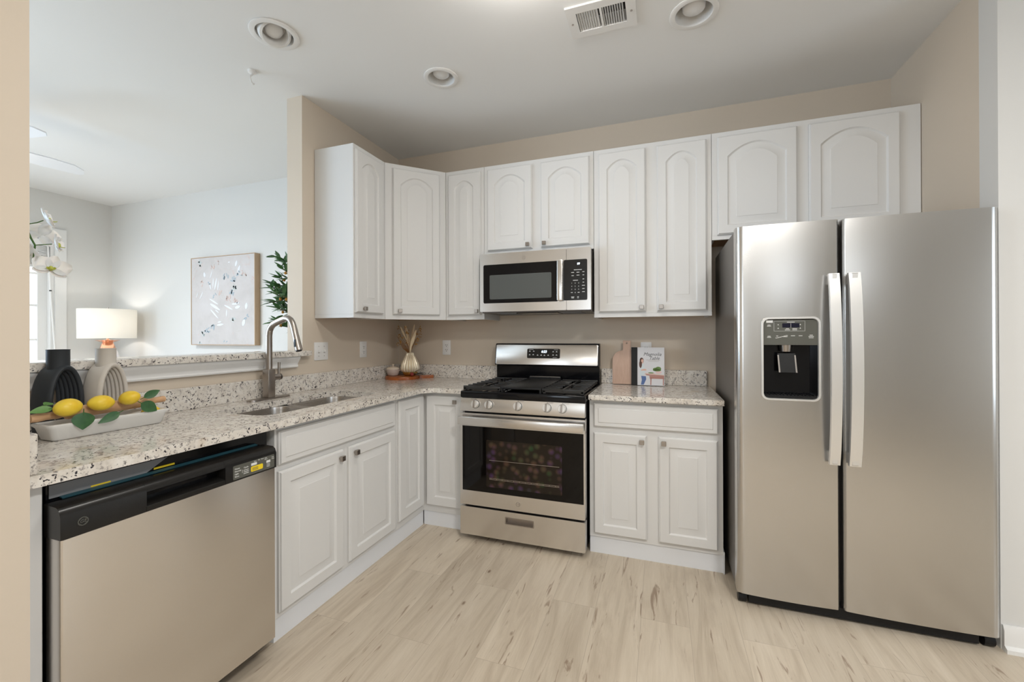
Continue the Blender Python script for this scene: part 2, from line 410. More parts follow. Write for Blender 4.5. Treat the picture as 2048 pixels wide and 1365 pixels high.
B().box(-3.83, -.12, -.012, 0, 0, CZ).build('wall_living_back', M_wall_l, kind='structure', smooth=0, label='daylight-toned living room wall behind the painting and lamp', cat='wall')
wr = B()
for q in ((-4.0, -3.77, 0, CZ), (-3.77, -2.83, 2.42, CZ), (-3.77, -2.83, 0, .38), (-2.83, .82, 0, CZ), (.82, 1.68, 0, .8), (.82, 1.68, 2.2, CZ), (1.68, 3.3, 0, CZ), (3.3, 4.6, 0, 2.16), (3.3, 4.6, 2.24, CZ), (4.6, 6.0, 0, CZ)): wr.box(q[0], q[1], -7.2, -7.08, q[2], q[3])
wr.build('wall_rear', M_wall_l, kind='structure', smooth=0, label='wall behind the camera with a window and two added openings', cat='wall')
we = B()
for q in ((-7.2, -3.3, 0, CZ), (-3.3, -1.7, 0, .7), (-3.3, -1.7, 2.3, CZ), (-1.7, -.825, 0, CZ)): we.box(5.9, 6.0, q[0], q[1], q[2], q[3])
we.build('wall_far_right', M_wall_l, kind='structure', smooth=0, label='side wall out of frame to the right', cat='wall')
# baseboard right of the fridge
bb = B()
bb.prism([(-.8255, 0), (-.856, 0), (-.856, .016), (-.841, .024), (-.841, .082), (-.834, .10), (-.8255, .10)], 3.36, 6.0, plane='yz')
bb.build('baseboard_right', M_trim, kind='structure', label='white baseboard along the daylight-toned wall right of the fridge', cat='baseboard')
# moulding below the ledge
tr = B()
tr.prism([(.0005, 1.131), (.040, 1.131), (.040, 1.121), (.034, 1.112), (.022, 1.094), (.018, 1.088), (.018, 1.078), (.022, 1.073), (.020, 1.066), (.0005, 1.064)], -2.483, -1.075, plane='xz')
tr.build('trim_1', M_trim, kind='structure', label='white moulding under the granite ledge', cat='trim')

# living room window
w = B()
w.box(-3.83, -3.812, -.50, -.41, .46, 2.37); w.box(-3.83, -3.812, -2.09, -2.0, .46, 2.37); w.box(-3.83, -3.812, -2.0, -.50, 2.28, 2.37)
w.box(-3.83, -3.79, -2.12, -.38, .52, .55)
w.box(-3.95, -3.83, -.53, -.50, .55, 2.28); w.box(-3.95, -3.83, -2.0, -1.97, .55, 2.28); w.box(-3.95, -3.83, -1.97, -.53, 2.25, 2.28)
w.box(-3.93, -3.89, -.60, -.53, .55, 2.25); w.box(-3.93, -3.89, -1.97, -1.90, .55, 2.25); w.box(-3.93, -3.89, -1.9, -.6, .55, .62)
for z in (1.224, 1.574, 1.90): w.box(-3.925, -3.90, -1.9, -.6, z-.009, z+.009)
w.box(-3.925, -3.90, -1.26, -1.24, .62, 2.25)
win = w.build('window_1', M_trim, kind='structure', smooth=0, label='white living room window behind the orchid', cat='window')
B().box(-3.915, -3.911, -1.9, -.6, .62, 2.25).build('pane', M_pane, parent=win, smooth=0)
wb = thing('window_blind', 'white raised blind at the top of the living room window', 'blind', (-3.86, -1.25, 1.95))
b = B(); b.box(-3.885, -3.83, -1.96, -.54, 2.18, 2.245); b.build('head_rail', M_plast, parent=wb, smooth=0)
b = B()
for i in range(18): b.box(-3.88, -3.835, -1.95, -.545, 1.955+i*.0125, 1.963+i*.0125)
b.build('slat_stack', M_plast, parent=wb, smooth=0)
b = B().tube([(-3.825, -.55, 2.19), (-3.815, -.535, 1.72), (-3.80, -.50, .98)], .008, 8); b.build('wand', M_plast, parent=wb)
B().lathe([(.010, 0), (.010, .012)], (-3.815, -.535, 1.72), 8).build('wand_tip', M_slot, parent=wb)
sd = B()
for i in range(36):
    z = -.6+i*.125
    sd.prism([(-8.0, z), (-7.975, z), (-7.995, z+.125), (-8.02, z+.125)], -9, 5, plane='xz')
sd.build('exterior_siding', M_siding, kind='structure', smooth=0, label='white lap siding of the neighbouring house outside the window', cat='siding')

# granite ledge on the half wall
lg = B(); lg.prism(rrect(-.20, .052, -2.483, -1.024, .004, 2), 1.132, 1.162, bev=.006)
lg.box(.001, .052, -1.03, -.995, 1.132, 1.162, .004)
lg.build('granite_ledge', M_gran, label='speckled granite ledge on the half wall below the pass-through', cat='ledge')

# ------------------------------------------------------------------ cabinets
def door_mesh(b, a0, a1, b0, b1, t=.02, fw=.052, slope=.034, rise=0, c0=0, K=14, drawer=False):
    def loop(ins, c, rs):
        x0, x1, y0, y1 = a0+ins, a1-ins, b0+ins, b1-ins
        pts = [(x0, y0, c), (x1, y0, c)]
        for k in range(K+1):
            s = k/K; x = x1+(x0-x1)*s
            pts.append((x, y1 - rs*(2*s-1)**2 if rs else y1, c))
        return pts
    c = c0
    lps = [loop(0, c, 0), loop(0, c+t-.009, 0), loop(.004, c+t-.006, 0), loop(.006, c+t-.001, 0), loop(.008, c+t, 0)]
    if drawer:
        lps += [loop(.026, c+t, 0), loop(.029, c+t+.003, 0)]
    else:
        lps += [loop(fw, c+t, rise), loop(fw+.003, c+t-.005, rise), loop(fw+.007, c+t-.0085, rise), loop(fw+.011, c+t-.0085, rise), loop(fw+.011+slope, c+t-.0015, rise*.8), loop(fw+.013+slope, c+t, rise*.8)]
    b.skin(lps, True, True); return b
def knob(M, a, b_, parent, c=.02):
    k = B(M)
    k.lathe([(.0065, c), (.005, c+.006), (.005, c+.012)], (a, b_, 0), 12)
    k.box(a-.0125, a+.0125, b_-.0125, b_+.0125, c+.012, c+.026, .0015, 1)
    k.build('knob', M_nick, parent=parent)
def add_door(root, M, a0, a1, b0, b1, kn=None, rise=0, name='door', drawer=False, fw=.052, slope=.034):
    d = door_mesh(B(M), a0, a1, b0, b1, rise=rise, drawer=drawer, fw=fw, slope=slope).build(name, M_cab, parent=root, smooth=25)
    if kn: knob(M, kn[0], kn[1], d)
    return d
UB, UT = 1.366, 2.443
def upper(label, x0, x1, y0, y1, z0, M, group='white wall cabinets', poly=None):
    r = thing('wall_cabinet', label, 'cabinet', ((x0+x1)/2, (y0+y1)/2, z0), group)
    b = B()
    if poly:
        b.prism(poly, z0+.022, UT)
        b2 = None
    else:
        b.box(x0, x1, y0, y1, z0+.022, UT, .0015, 1)
    return r, b
G = 'white wall cabinets'
# left of the corner, on the sink wall (door faces +X)
r, b = upper('single-door white wall cabinet beside the pass-through opening', .003, .305, -.926, -.6115, UB, None)
b.box(.285, .305, -.926, -.6115, UB, UB+.0225); b.box(.003, .285, -.926, -.912, UB, UB+.0225); b.box(.003, .285, -.627, -.6115, UB, UB+.0225)
b.build('cabinet_body', M_cab, parent=r, smooth=0)
B().box(.004, .284, -.911, -.628, UB+.016, UB+.0215).build('bottom_panel', M_under, parent=r, smooth=0)
M = LEFT(.3055, 0, 0); add_door(r, M, -.917, -.647, 1.398, 2.412, (-.858, 1.424), .05)
# diagonal corner cabinet
r, b = upper('diagonal corner wall cabinet above the corner counter', .003, .609, -.609, -.003, UB, None, poly=[(.003, -.003), (.609, -.003), (.609, -.305), (.305, -.609), (.003, -.609)])
Mdg = frame((.305, -.609, 0), (1, 1, 0), (1, -1, 0))
b.M = Mdg; b.box(.0, .43, UB, UB+.0225, -.016, 0); b.M = I4
b.build('cabinet_body', M_cab, parent=r, smooth=0)
B().prism([(.02, -.02), (.59, -.02), (.59, -.305), (.30, -.59), (.02, -.59)], UB+.016, UB+.0215).build('bottom_panel', M_under, parent=r, smooth=0)
add_door(r, frame((.3053, -.6093, 0), (1, 1, 0), (1, -1, 0)), .050, .382, 1.398, 2.412, (.095, 1.424), .06)
# narrow one left of the microwave
def back_upper(label, x0, x1, z0, doors, rise=.05):
    r, b = upper(label, x0, x1, -.305, -.003, z0, None)
    b.box(x0, x1, -.305, -.285, z0, z0+.0225); b.box(x0, x0+.014, -.285, -.003, z0, z0+.0225); b.box(x1-.014, x1, -.285, -.003, z0, z0+.0225)
    b.build('cabinet_body', M_cab, parent=r, smooth=0)
    B().box(x0+.015, x1-.015, -.284, -.004, z0+.016, z0+.0215).build('bottom_panel', M_under, parent=r, smooth=0)
    Mb = BACK(0, -.3055, 0)
    for a0, a1, b0, kn, rs in doors: add_door(r, Mb, a0, a1, b0, 2.412, kn, rs)
    return r
back_upper('narrow single-door wall cabinet between the corner cabinet and the microwave', .611, .913, UB, [(.636, .890, 1.398, (.868, 1.424), .05)])
back_upper('short two-door wall cabinet directly above the microwave', .915, 1.681, 1.812, [(.944, 1.271, 1.842, (1.244, 1.866), .06), (1.331, 1.657, 1.842, (1.358, 1.866), .06)])
back_upper('tall two-door wall cabinet between the microwave and the fridge', 1.683, 2.373, UB, [(1.714, 2.002, 1.398, (1.977, 1.424), .055), (2.067, 2.346, 1.398, (2.090, 1.424), .055)])
back_upper('wide two-door wall cabinet above the fridge', 2.375, 3.355, 1.812, [(2.404, 2.806, 1.838, None, .07), (2.861, 3.264, 1.838, None, .07)])

# base cabinets
CTB, CT = .884, .914
def base_root(label, loc): return thing('base_cabinet', label, 'cabinet', loc, 'white base cabinets')
r = base_root('sink base cabinet with two doors beside the dishwasher', (.3, -1.33, 0))
b = B(); b.box(.58, .60, -1.752, -.917, .095, CTB-.002); b.box(.003, .58, -1.752, -1.734, .095, CTB-.002); b.box(.003, .58, -.935, -.917, .095, CTB-.002); b.box(.003, .58, -1.734, -.935, .095, .113)
b.build('cabinet_body', M_cab, parent=r, smooth=0)
B().box(.57, .594, -1.752, -.60, 0, .094).build('toe_kick', M_toe, parent=r, smooth=0)
M = LEFT(.6005, 0, 0)
add_door(r, M, -1.742, -1.372, .120, .697, (-1.402, .661)); add_door(r, M, -1.331, -.942, .120, .697, (-1.298, .664))
add_door(r, M, -1.742, -.944, .724, .863, name='false_drawer_front', drawer=True)
r = base_root('corner base cabinet with a folding pair of narrow doors', (.3, -.3, 0))
B().prism([(.003, -.003), (.912, -.003), (.912, -.60), (.60, -.60), (.60, -.915), (.003, -.915)], .095, CTB-.002).build('cabinet_body', M_cab, parent=r, smooth=0)
B().box(.597, .912, -.594, -.575, 0, .094).build('toe_kick', M_toe, parent=r, smooth=0)
add_door(r, M, -.903, -.626, .140, .863, None, fw=.06, slope=.03)
add_door(r, BACK(0, -.6005, 0), .627, .905, .140, .863, (.846, .828), fw=.06, slope=.03)
r = base_root('two-door base cabinet with drawer between the range and the fridge', (2.045, -.3, 0))
B().box(1.697, 2.392, -.60, -.003, .095, CTB-.002).build('cabinet_body', M_cab, parent=r, smooth=0)
b = B(); b.box(1.697, 2.392, -.594, -.57, 0, .094); b.box(2.392, 2.398, -.606, -.3, 0, .115); b.build('toe_kick', M_toe, parent=r, smooth=0)
M = BACK(0, -.6005, 0)
add_door(r, M, 1.722, 2.012, .120, .696, (1.987, .664)); add_door(r, M, 2.074, 2.367, .120, .696, (2.100, .666))
add_door(r, M, 1.722, 2.370, .729, .864, name='drawer_front', drawer=True)
B().box(.003, .612, -2.480, -2.442, 0, CTB-.002, .002, 1).build('end_panel', M_cab, label='white end panel between the near wall and the dishwasher', cat='panel')

# countertops with sink cut-out
hole = rrect(.185, .510, -1.715, -.960, .07, 6)
ct = thing('countertop', 'L-shaped speckled granite countertop with the sink', 'countertop', (.3, -1.2, CTB))
out = [(.003, -.003), (.003, -2.482), (.648, -2.482), (.648, -.705), (.705, -.648), (.913, -.648), (.913, -.003)]
cb = B(); cb.prism(out, CTB, CT, holes=[hole]); cb.build('counter_slab', M_gran, parent=ct, smooth=20)
b = B(); b.box(.002, .024, -2.460, -.003, CT, 1.016, .002, 1); b.build('backsplash', M_gran, parent=ct, smooth=0)
b = B(); b.box(.0245, .913, -.025, -.003, CT, 1.016, .002, 1); b.build('backsplash', M_gran, parent=ct, smooth=0)
b = B(); b.box(.003, .640, -2.482, -2.461, CT, 1.016, .003, 1); b.build('side_splash', M_gran, parent=ct, smooth=0)
ct2 = thing('countertop', 'short granite countertop between the range and the fridge', 'countertop', (2.05, -.3, CTB))
B().box(1.697, 2.395, -.648, -.003, CTB, CT, .004, 2).build('counter_slab', M_gran, parent=ct2, smooth=20)
B().box(1.690, 2.372, -.025, -.003, CT+.0003, 1.016, .002, 1).build('backsplash', M_gran, parent=ct2, smooth=0)

# sink
sk = thing('kitchen_sink', 'undermount double-bowl stainless sink below the faucet', 'sink', (.35, -1.33, .70))
def bowl(y0, y1, name):
    lps = []
    for ins, z, r_ in ((-.012, .8835, .07), (.004, .8835, .07), (.006, .87, .07), (.012, .76, .075), (.03, .71, .08), (.07, .70, .06)):
        lps.append([(x, y, z) for x, y in rrect(.185+ins, .510-ins, y0+ins, y1-ins, r_, 6)])
    b = B(); b.skin(lps, False, True); b.build(name, M_sink, parent=sk, smooth=50, recalc=True)
    B().lathe([(.042, .7005), (.040, .704), (.025, .703), (.02, .701)], ((.3475), (y0+y1)/2, 0), 20).build('drain', M_chrome, parent=sk)
bowl(-1.715, -1.352, 'bowl'); bowl(-1.322, -.960, 'bowl')
B().box(.20, .498, -1.357, -1.317, .865, .8825, .006, 2).build('divider', M_sink, parent=sk)

# faucet
fx, fy = .088, -1.335
fa = thing('kitchen_faucet', 'brushed nickel pull-down faucet behind the sink', 'faucet', (fx, fy, CT))
B().prism(rrect(fx-.028, fx+.028, fy-.125, fy+.125, .027, 6), CT+.0006, CT+.008, bev=.002).build('base_plate', M_nick, parent=fa)
b = B(); b.box(fx-.022, fx+.022, fy-.022, fy+.022, CT+.008, 1.075, .004, 2); b.build('body', M_nick, parent=fa)
def arc_pts():
    P = [(fx, fy, 1.07), (fx, fy, 1.15), (fx, fy, 1.255)]
    # bend 1: from up to a rising slope; bend 2: over to the downward head
    P += [(fx+.004, fy, 1.280), (fx+.014, fy, 1.300), (fx+.030, fy, 1.315), (fx+.055, fy, 1.326), (fx+.095, fy, 1.340), (fx+.118, fy, 1.347), (fx+.136, fy, 1.347), (fx+.152, fy, 1.338), (fx+.164, fy, 1.321), (fx+.174, fy, 1.296), (fx+.186, fy, 1.255)]
    return P
B().tube(arc_pts(), .0165, 16).build('spout', M_nick, parent=fa, smooth=60)
sh = B().tube([(fx+.186, fy, 1.255), (fx+.209, fy, 1.178)], [.0172, .0185], 16).build('spray_head', M_nick, parent=fa, smooth=60)
B().tube([(fx+.2085, fy, 1.1795), (fx+.2105, fy, 1.173)], [.015, .0145], 14).build('nozzle', M_blkm, parent=sh)
B(frame((fx+.200, fy-.0165, 1.216), (1, 0, 0), (0, -1, 0))).box(-.006, .006, -.02, .02, 0, .003, .001, 1).build('spray_button', M_blkm, parent=sh)
h = B().tube([(fx, fy+.02, 1.028), (fx, fy+.075, 1.028)], .0165, 16).build('handle_hub', M_nick, parent=fa, smooth=60)
B().tube([(fx, fy+.062, 1.035), (fx, fy+.064, 1.108)], [.0065, .0075], 10).build('lever', M_nick, parent=h, smooth=60)
B().tube([(fx, fy+.0655, 1.028), (fx, fy+.0685, 1.028)], .0172, 16).build('hub_ring', M_blkm, parent=h)

# ------------------------------------------------------------------ round maker's emblem used on the appliances
def emblem(M, a, b_, r, parent, m=M_print, c=0):
    e = B(M)
    e.skin([[(a+q*math.cos(2*PI*k/28), b_+q*math.sin(2*PI*k/28), z) for k in range(28)] for q, z in ((r, c), (r, c+.0012), (r*.86, c+.0012), (r*.86, c))], False, False)
    for k in range(4):
        t0 = PI/2*k+.3
        e.tube([(a+r*.78*math.cos(t0+q*.22), b_+r*.78*math.sin(t0+q*.22), c+.0005) for q in range(5)], r*.04, 4)
    e.text('GE', a, b_, r*1.05, c, 'CENTER', .25, .0006)
    return e.build('emblem', m, parent=parent, smooth=0)

# ------------------------------------------------------------------ dishwasher
dw = thing('dishwasher', 'stainless dishwasher under the counter beside the near wall', 'dishwasher', (.35, -2.12, 0))
DX = .672
B().box(.03, .585, -2.425, -1.775, .02, .868).build('tub', M_blk, parent=dw, smooth=0)
B().prism([(-2.42, .832), (-2.42, .866), (-2.14, .866), (-2.20, .832)], .5852, .5885, plane='yz').build('insulation_sheet', M_insul, parent=dw, smooth=0)
b = B(); b.prism(rrect(.602, DX, -2.434, -1.810, .006, 3), .085, .742); b.build('door_panel', M_ssv, parent=dw, smooth=40)
# control fascia: cross-section in x,z with rounded top edge, pocket handle cut in the middle
prof = [(.602, .7435), (DX+.002, .7435), (DX+.002, .800), (DX-.004, .816), (DX-.016, .824), (.602, .826)]
b = B()
b.prism(prof, -2.436, -2.248, plane='xz'); b.prism(prof, -2.012, -1.808, plane='xz')
b.prism([(.602, .7435), (DX+.002, .7435), (DX+.002, .757), (DX-.004, .762), (.640, .764), (.602, .764)], -2.249, -2.011, plane='xz')
b.prism([(.602, .796), (DX-.006, .796), (DX+.001, .800), (DX-.004, .816), (DX-.016, .824), (.602, .826)], -2.249, -2.011, plane='xz')
fas = b.build('control_fascia', M_panel, parent=dw, smooth=40)
B().box(.604, .628, -2.248, -2.012, .7642, .7958).build('pocket_handle', M_blk, parent=fas, smooth=0)
B().box(.588, .601, -2.42, -1.80, .30, .822, .004, 2).build('door_gasket', M_blue, parent=dw)
b = B()
b.prism([(.588, .829), (.602, .827), (.603, .8295), (.590, .833)], -2.40, -1.83, plane='xz'); b.build('gasket_lip', M_blue, parent=dw)
B().box(.5885, .5892, -2.18, -2.12, .836, .842).build('caution_label', M_yel, parent=dw, smooth=0)
B().box(.5888, .5895, -2.335, -2.29, .834, .838).build('caution_label', M_yel, parent=dw, smooth=0)
B().box(.45, .47, -2.43, -1.80, .01, .085).build('kick_plate', M_blkm, parent=dw, smooth=0)
for y in (-2.40, -1.83): B().lathe([(.02, 0), (.02, .02)], (.40, y, 0), 12).build('foot', M_blkm, parent=dw)
M = LEFT(DX+.0022, 0, 0)
b = B(M); b.prism(rrect(-1.985, -1.818, .748, .797, .004, 3), 0, .0006); pl = b.build('control_strip', M_olivep, parent=fas, smooth=0)
b = B(M); c = .0008
for k, t in enumerate(('Heavy', 'Normal', 'Light', 'Rinse')): b.text(t, -1.979, .785-.009*k, .0075, c)
b.text('Cycle', -1.945, .781, .008, c)
for k in range(3): b.box(-1.946, -1.926, .771-.006*k, .773-.006*k, c, c+.0003)
b.text('Start', -1.905, .792, .005, c); b.text('Dry', -1.888, .793, .005, c); b.text('Wash', -1.876, .793, .005, c); b.text('Heat', -1.860, .792, .005, c); b.text('Boost', -1.860, .787, .005, c)
b.text('Start', -1.830, .788, .005, c); b.text('Reset', -1.830, .782, .005, c)
b.box(-1.951, -1.950, .764, .776, c, c+.0003)
b.box(-1.916, -1.893, .779, .788, c, c+.0003); b.box(-1.853, -1.836, .772, .781, c, c+.0003)
for k in range(3): b.box(-1.852, -1.838, .767-.005*k, .7685-.005*k, c, c+.0003)
b.build('lettering', M_print, parent=fas, smooth=0)
b = B(M); b.prism(rrect(-1.917, -1.868, .757, .776, .004, 3), c, c+.0004); b.build('yellow_sticker', M_yel, parent=fas, smooth=0)
b = B(M)
for k in range(3): b.box(-1.912, -1.888, .769-.004*k, .7705-.004*k, c+.0004, c+.0007)
b.build('sticker_print', M_dprint, parent=fas, smooth=0)
emblem(M, -2.392, .776, .011, fas, M_olivep)

# ------------------------------------------------------------------ range
RX0, RX1, RF = .917, 1.687, -.70
rg = thing('gas_range', 'stainless gas range between the corner cabinet and the right base cabinet', 'range', (1.302, -.35, 0))
b = B(); b.box(RX0+.004, RX1-.004, -.645, -.03, .035, .868); b.build('side_body', M_blkm, parent=rg, smooth=0)
for x in (RX0+.06, RX1-.06):
    for y in (-.60, -.10): B().lathe([(.022, 0), (.022, .01), (.012, .012), (.012, .036)], (x, y, 0), 14).build('foot', M_blkm, parent=rg)
M = BACK(0, RF, 0)     # c grows towards the room
# storage drawer
dr = B(M); dr.prism(rrect(RX0, RX1, .035, .205, .006, 2), -.05, 0, holes=[rrect(1.215, 1.385, .135, .170, .003, 2)])
dr = dr.build('storage_drawer', M_ss, parent=rg, smooth=30)
b = B(M); b.skin([[(x, y, c_) for x, y in rrect(1.215-i, 1.385+i, .135-i, .170+i, .003, 2)] for i, c_ in ((.004, 0), (.004, .002), (-.001, .002), (-.001, -.03))], False, True)
b.build('pull_recess', M_nick, parent=dr, smooth=30)
# oven door
od = B(M); od.prism(rrect(RX0, RX1, .218, .305, .003, 2), -.05, 0); od.prism(rrect(RX0, RX1, .700, .778, .003, 2), -.05, 0)
od.box(RX0, RX0+.016, .305, .700, -.05, 0); od.box(RX1-.008, RX1, .305, .700, -.05, 0)
od = od.build('oven_door', M_ss, parent=rg, smooth=30)
b = B(M); b.box(RX0+.0165, RX1-.0085, .3055, .6995, -.012, -.001); b.build('door_glass', M_glass, parent=od, smooth=0)
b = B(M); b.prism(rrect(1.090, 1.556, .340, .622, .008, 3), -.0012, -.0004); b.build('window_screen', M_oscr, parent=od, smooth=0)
b = B(M)
for z in (.385, .392, .500): b.box(1.11, 1.54, z, z+.0025, -.0006, .0002)
for k in range(12): b.box(1.12+k*.036, 1.1225+k*.036, .385, .392, -.0006, .0002)
b.build('oven_rack', M_nick, parent=od, smooth=0)
b = B(M); b.prism([(RX0+.002, .714), (RX0+.002, .762), (RX1-.002, .762), (RX1-.002, .714)], .026, .044, bev=.004)
b.box(RX0+.03, RX0+.07, .725, .752, -.001, .028); b.box(RX1-.07, RX1-.03, .725, .752, -.001, .028)
b.build('handle', M_ss, parent=od, smooth=30)
b = B(M)
for x0, x1 in ((1.015, 1.075), (1.105, 1.255), (1.285, 1.445), (1.475, 1.535)): b.box(x0, x1, .7785, .7795, -.022, -.012)
b.build('vent_slot', M_slot, parent=od, smooth=0)
emblem(M, 1.292, .258, .013, od, M_nick)
# control panel with five knobs
cp = B(); cp.prism([(-.66, .790), (RF, .790), (RF-.002, .800), (RF+.012, .868), (-.66, .870)], RX0+.001, RX1-.001, plane='yz')
cp = cp.build('control_panel', M_ss, parent=rg, smooth=30)
Mk = frame((0, RF-.001, .797), (1, 0, 0), (0, -math.cos(.19), math.sin(.19)))
for i, x in enumerate((1.020, 1.108, 1.291, 1.468, 1.558)):
    k = B(Mk); k.lathe([(.026, .0005), (.026, .004), (.0245, .006)], (x, .037, 0), 28)
    k.lathe([(.0235, .006), (.0225, .024), (.020, .0265)], (x, .037, 0), 28)
    n_ = len(k.bm.faces); k.box(x-.0048, x+.0048, .037-.0225, .037+.0225, .0262, .034, .0015, 1)
    ko = k.build('knob', M_knob, parent=cp, smooth=40); ko.data.materials.append(M_nick); ko.data.materials.append(M_blkm)
    for q in ko.data.polygons[n_:]: q.material_index = 1
    for q in ko.data.polygons[:57]: q.material_index = 2
for x in (1.020, 1.108, 1.291, 1.468, 1.558):
    s_ = -1 if x < 1.2 else 1; b = B(Mk)
    b.box(x-.001, x+.001, .064, .070, .0005, .0008)
    b.box(min(x, x+s_*.036), max(x, x+s_*.036), .0665, .068, .0005, .0008)
    b.build('dial_marking', M_dprint, parent=cp, smooth=0)
B(Mk).text('Lite', .975, .006, .008, .0006).build('lettering', M_dprint, parent=cp, smooth=0)
# cooktop
b = B(); b.box(RX0-.001, RX1+.001, -.695, -.085, .8705, .912, .007, 3); ctp = b.build('cooktop', M_blk, parent=rg, smooth=40)
for x, y, r_ in ((1.045, -.52, .048), (1.045, -.23, .040), (1.56, -.52, .05), (1.56, -.23, .04)):
    b = B(); b.lathe([(r_, .912), (r_, .918), (r_*.75, .920), (r_*.72, .926), (r_*.2, .928)], (x, y, 0), 24); b.build('burner', M_iron, parent=ctp)
    B().lathe([(r_*1.15, .9115), (r_*1.1, .9145), (r_*.98, .9145)], (x, y, 0), 24, False, False).build('burner_ring', M_chrome, parent=ctp)
def grate(x0, x1, name='grate'):
    b = B(); z0, z1 = .928, .941; y0, y1 = -.672, -.118
    bar = .0048
    for x in (x0+.010, x1-.010): b.box(x-.006, x+.006, y0+.004, y1-.004, z0-.009, z0+.001, .002, 1)
    for k in range(9):
        y = y0+.006+(y1-y0-.012)*k/8
        if k in (0, 4, 8): b.box(x0, x1, y-bar, y+bar, z0, z1+.001, .0035, 2)
        else:
            xm = (x0+x1)/2
            b.box(x0, xm-.03, y-bar*.8, y+bar*.8, z0, z1, .0032, 2); b.box(xm+.03, x1, y-bar*.8, y+bar*.8, z0, z1, .0032, 2)
    xm = (x0+x1)/2
    b.box(xm-.005, xm+.005, y0, y0+.17, z0, z1); b.box(xm-.005, xm+.005, y1-.17, y1, z0, z1); b.box(xm-.005, xm+.005, -.48, -.31, z0, z1)
    for cy in (-.52, -.24):
        for sg in (1, -1): b.box(xm-.075, xm-.022, cy-.004, cy+.004, z0, z1); b.box(xm+.022, xm+.075, cy-.004, cy+.004, z0, z1)
    for x in (x0+.012, x1-.012):
        for y in (y0+.012, -.395, y1-.012): b.box(x-.008, x+.008, y-.012, y+.012, .9122, z0+.004, .002, 1)
    b.box(x0, x1, y0, y0+.010, .918, .934, .003, 1)
    return b.build(name, M_iron, parent=rg, smooth=30)
grate(.925, 1.172); grate(1.432, 1.679)
b = B(); b.box(1.176, 1.428, -.672, -.118, .930, .942, .004, 2); b.box(1.176, 1.188, -.672, -.660, .9122, .931); b.box(1.416, 1.428, -.672, -.660, .9122, .931)
b.box(1.186, 1.418, -.120, -.112, .942, .952); b.box(1.18, 1.19, -.14, -.12, .9122, .931); b.box(1.41, 1.42, -.14, -.12, .9122, .931)
b.build('griddle', M_blkm, parent=rg, smooth=30)
B().box(1.19, 1.414, -.112, -.106, .940, .957).build('griddle_lip', M_chrome, parent=rg, smooth=0)
# backguard
b = B(); b.box(RX0+.003, RX1-.003, -.0845, -.028, .8705, 1.032, .003, 1); b.build('backguard_base', M_blk, parent=rg, smooth=30)
b = B(); b.prism([(-.028, 1.033), (-.108, 1.033), (-.112, 1.040), (-.088, 1.180), (-.080, 1.192), (-.028, 1.192)], RX0-.002, RX1-.004, plane='yz')
bg = b.build('backguard', M_blkm, parent=rg, smooth=30)
nb = Vector((0, -.14, .024)).normalized()
Mb = frame((0, -.1123, 1.040), (1, 0, 0), (0, nb.y, nb.z))
B(Mb).prism(rrect(RX0+.004, RX1-.010, -.002, .146, .008, 3), -.001, .003, bev=.0015).build('steel_face', M_ss, parent=bg, smooth=30)
B(Mb).prism(rrect(1.165, 1.410, .046, .116, .008, 3), .003, .0042).build('display', M_panel, parent=bg, smooth=0)
b = B(Mb); b.text('6:23', 1.292, .094, .024, .0044, 'CENTER', .12, .0003, .0006); b.build('clock_digits', M_led, parent=bg, smooth=0)
c = .0044
for x, y in ((1.185, .096), (1.215, .096), (1.360, .094), (1.385, .094), (1.185, .070), (1.212, .071), (1.245, .068), (1.272, .068), (1.296, .067), (1.324, .068), (1.360, .070), (1.385, .070)):
    B(Mb).prism([(x-.006, y-.002), (x+.006, y-.002), (x+.006, y+.001), (x+.003, y+.001), (x+.003, y+.005), (x-.003, y+.005), (x-.003, y+.001), (x-.006, y+.001)], c, c+.0003).build('button_symbol', M_print, parent=bg, smooth=0)
for q in ((1.180, 1.212, .108, .1095), (1.365, 1.395, .108, .1095), (1.358, 1.388, .052, .0535)): B(Mb).box(*q, c, c+.0003).build('lettering', M_print, parent=bg, smooth=0)

# ------------------------------------------------------------------ microwave
mw = thing('microwave', 'stainless over-the-range microwave under the short cabinet', 'microwave', (1.296, -.2, 1.41))
X0, X1, MF = .922, 1.676, -.40
B().box(X0+.004, X1-.004, -.372, -.004, 1.405, 1.806, .003, 1).build('case', M_fside, parent=mw, smooth=30)
for x in (1.02, 1.46): B().box(x, x+.14, -.33, -.12, 1.401, 1.4052).build('grease_filter', M_insul, parent=mw, smooth=0)
B().box(1.17, 1.45, -.355, -.19, 1.400, 1.4052).build('cooktop_lamp_cover', M_blk, parent=mw, smooth=0)
M = BACK(0, MF, 0)
dd = B(M); dd.prism(rrect(X0, 1.5205, 1.413, 1.806, .004, 2), -.027, 0); dd = dd.build('door', M_ss, parent=mw, smooth=30)
B(M).prism(rrect(.948, 1.468, 1.470, 1.731, .010, 4), 0, .0015).build('door_glass', M_blk, parent=dd, smooth=0)
B(M).prism(rrect(.994, 1.424, 1.496, 1.660, .008, 3), .0015, .0022).build('window_screen', M_mwin, parent=dd, smooth=0)
b = B(M); b.prism(rrect(1.467, 1.503, 1.472, 1.732, .006, 3), .022, .034, bev=.003); b.box(1.475, 1.495, 1.49, 1.515, 0, .024); b.box(1.475, 1.495, 1.69, 1.715, 0, .024)
b.build('handle', M_ss, parent=dd, smooth=30)
emblem(M, 1.237, 1.765, .011, dd, M_nick)
cpn = B(M); cpn.prism(rrect(1.5225, X1, 1.413, 1.806, .004, 2), -.027, 0); cpn = cpn.build('control_panel', M_ss, parent=mw, smooth=30)
B(M).prism(rrect(1.5045, 1.654, 1.474, 1.732, .008, 4), .0005, .002).build('keypad', M_panel, parent=cpn, smooth=0)
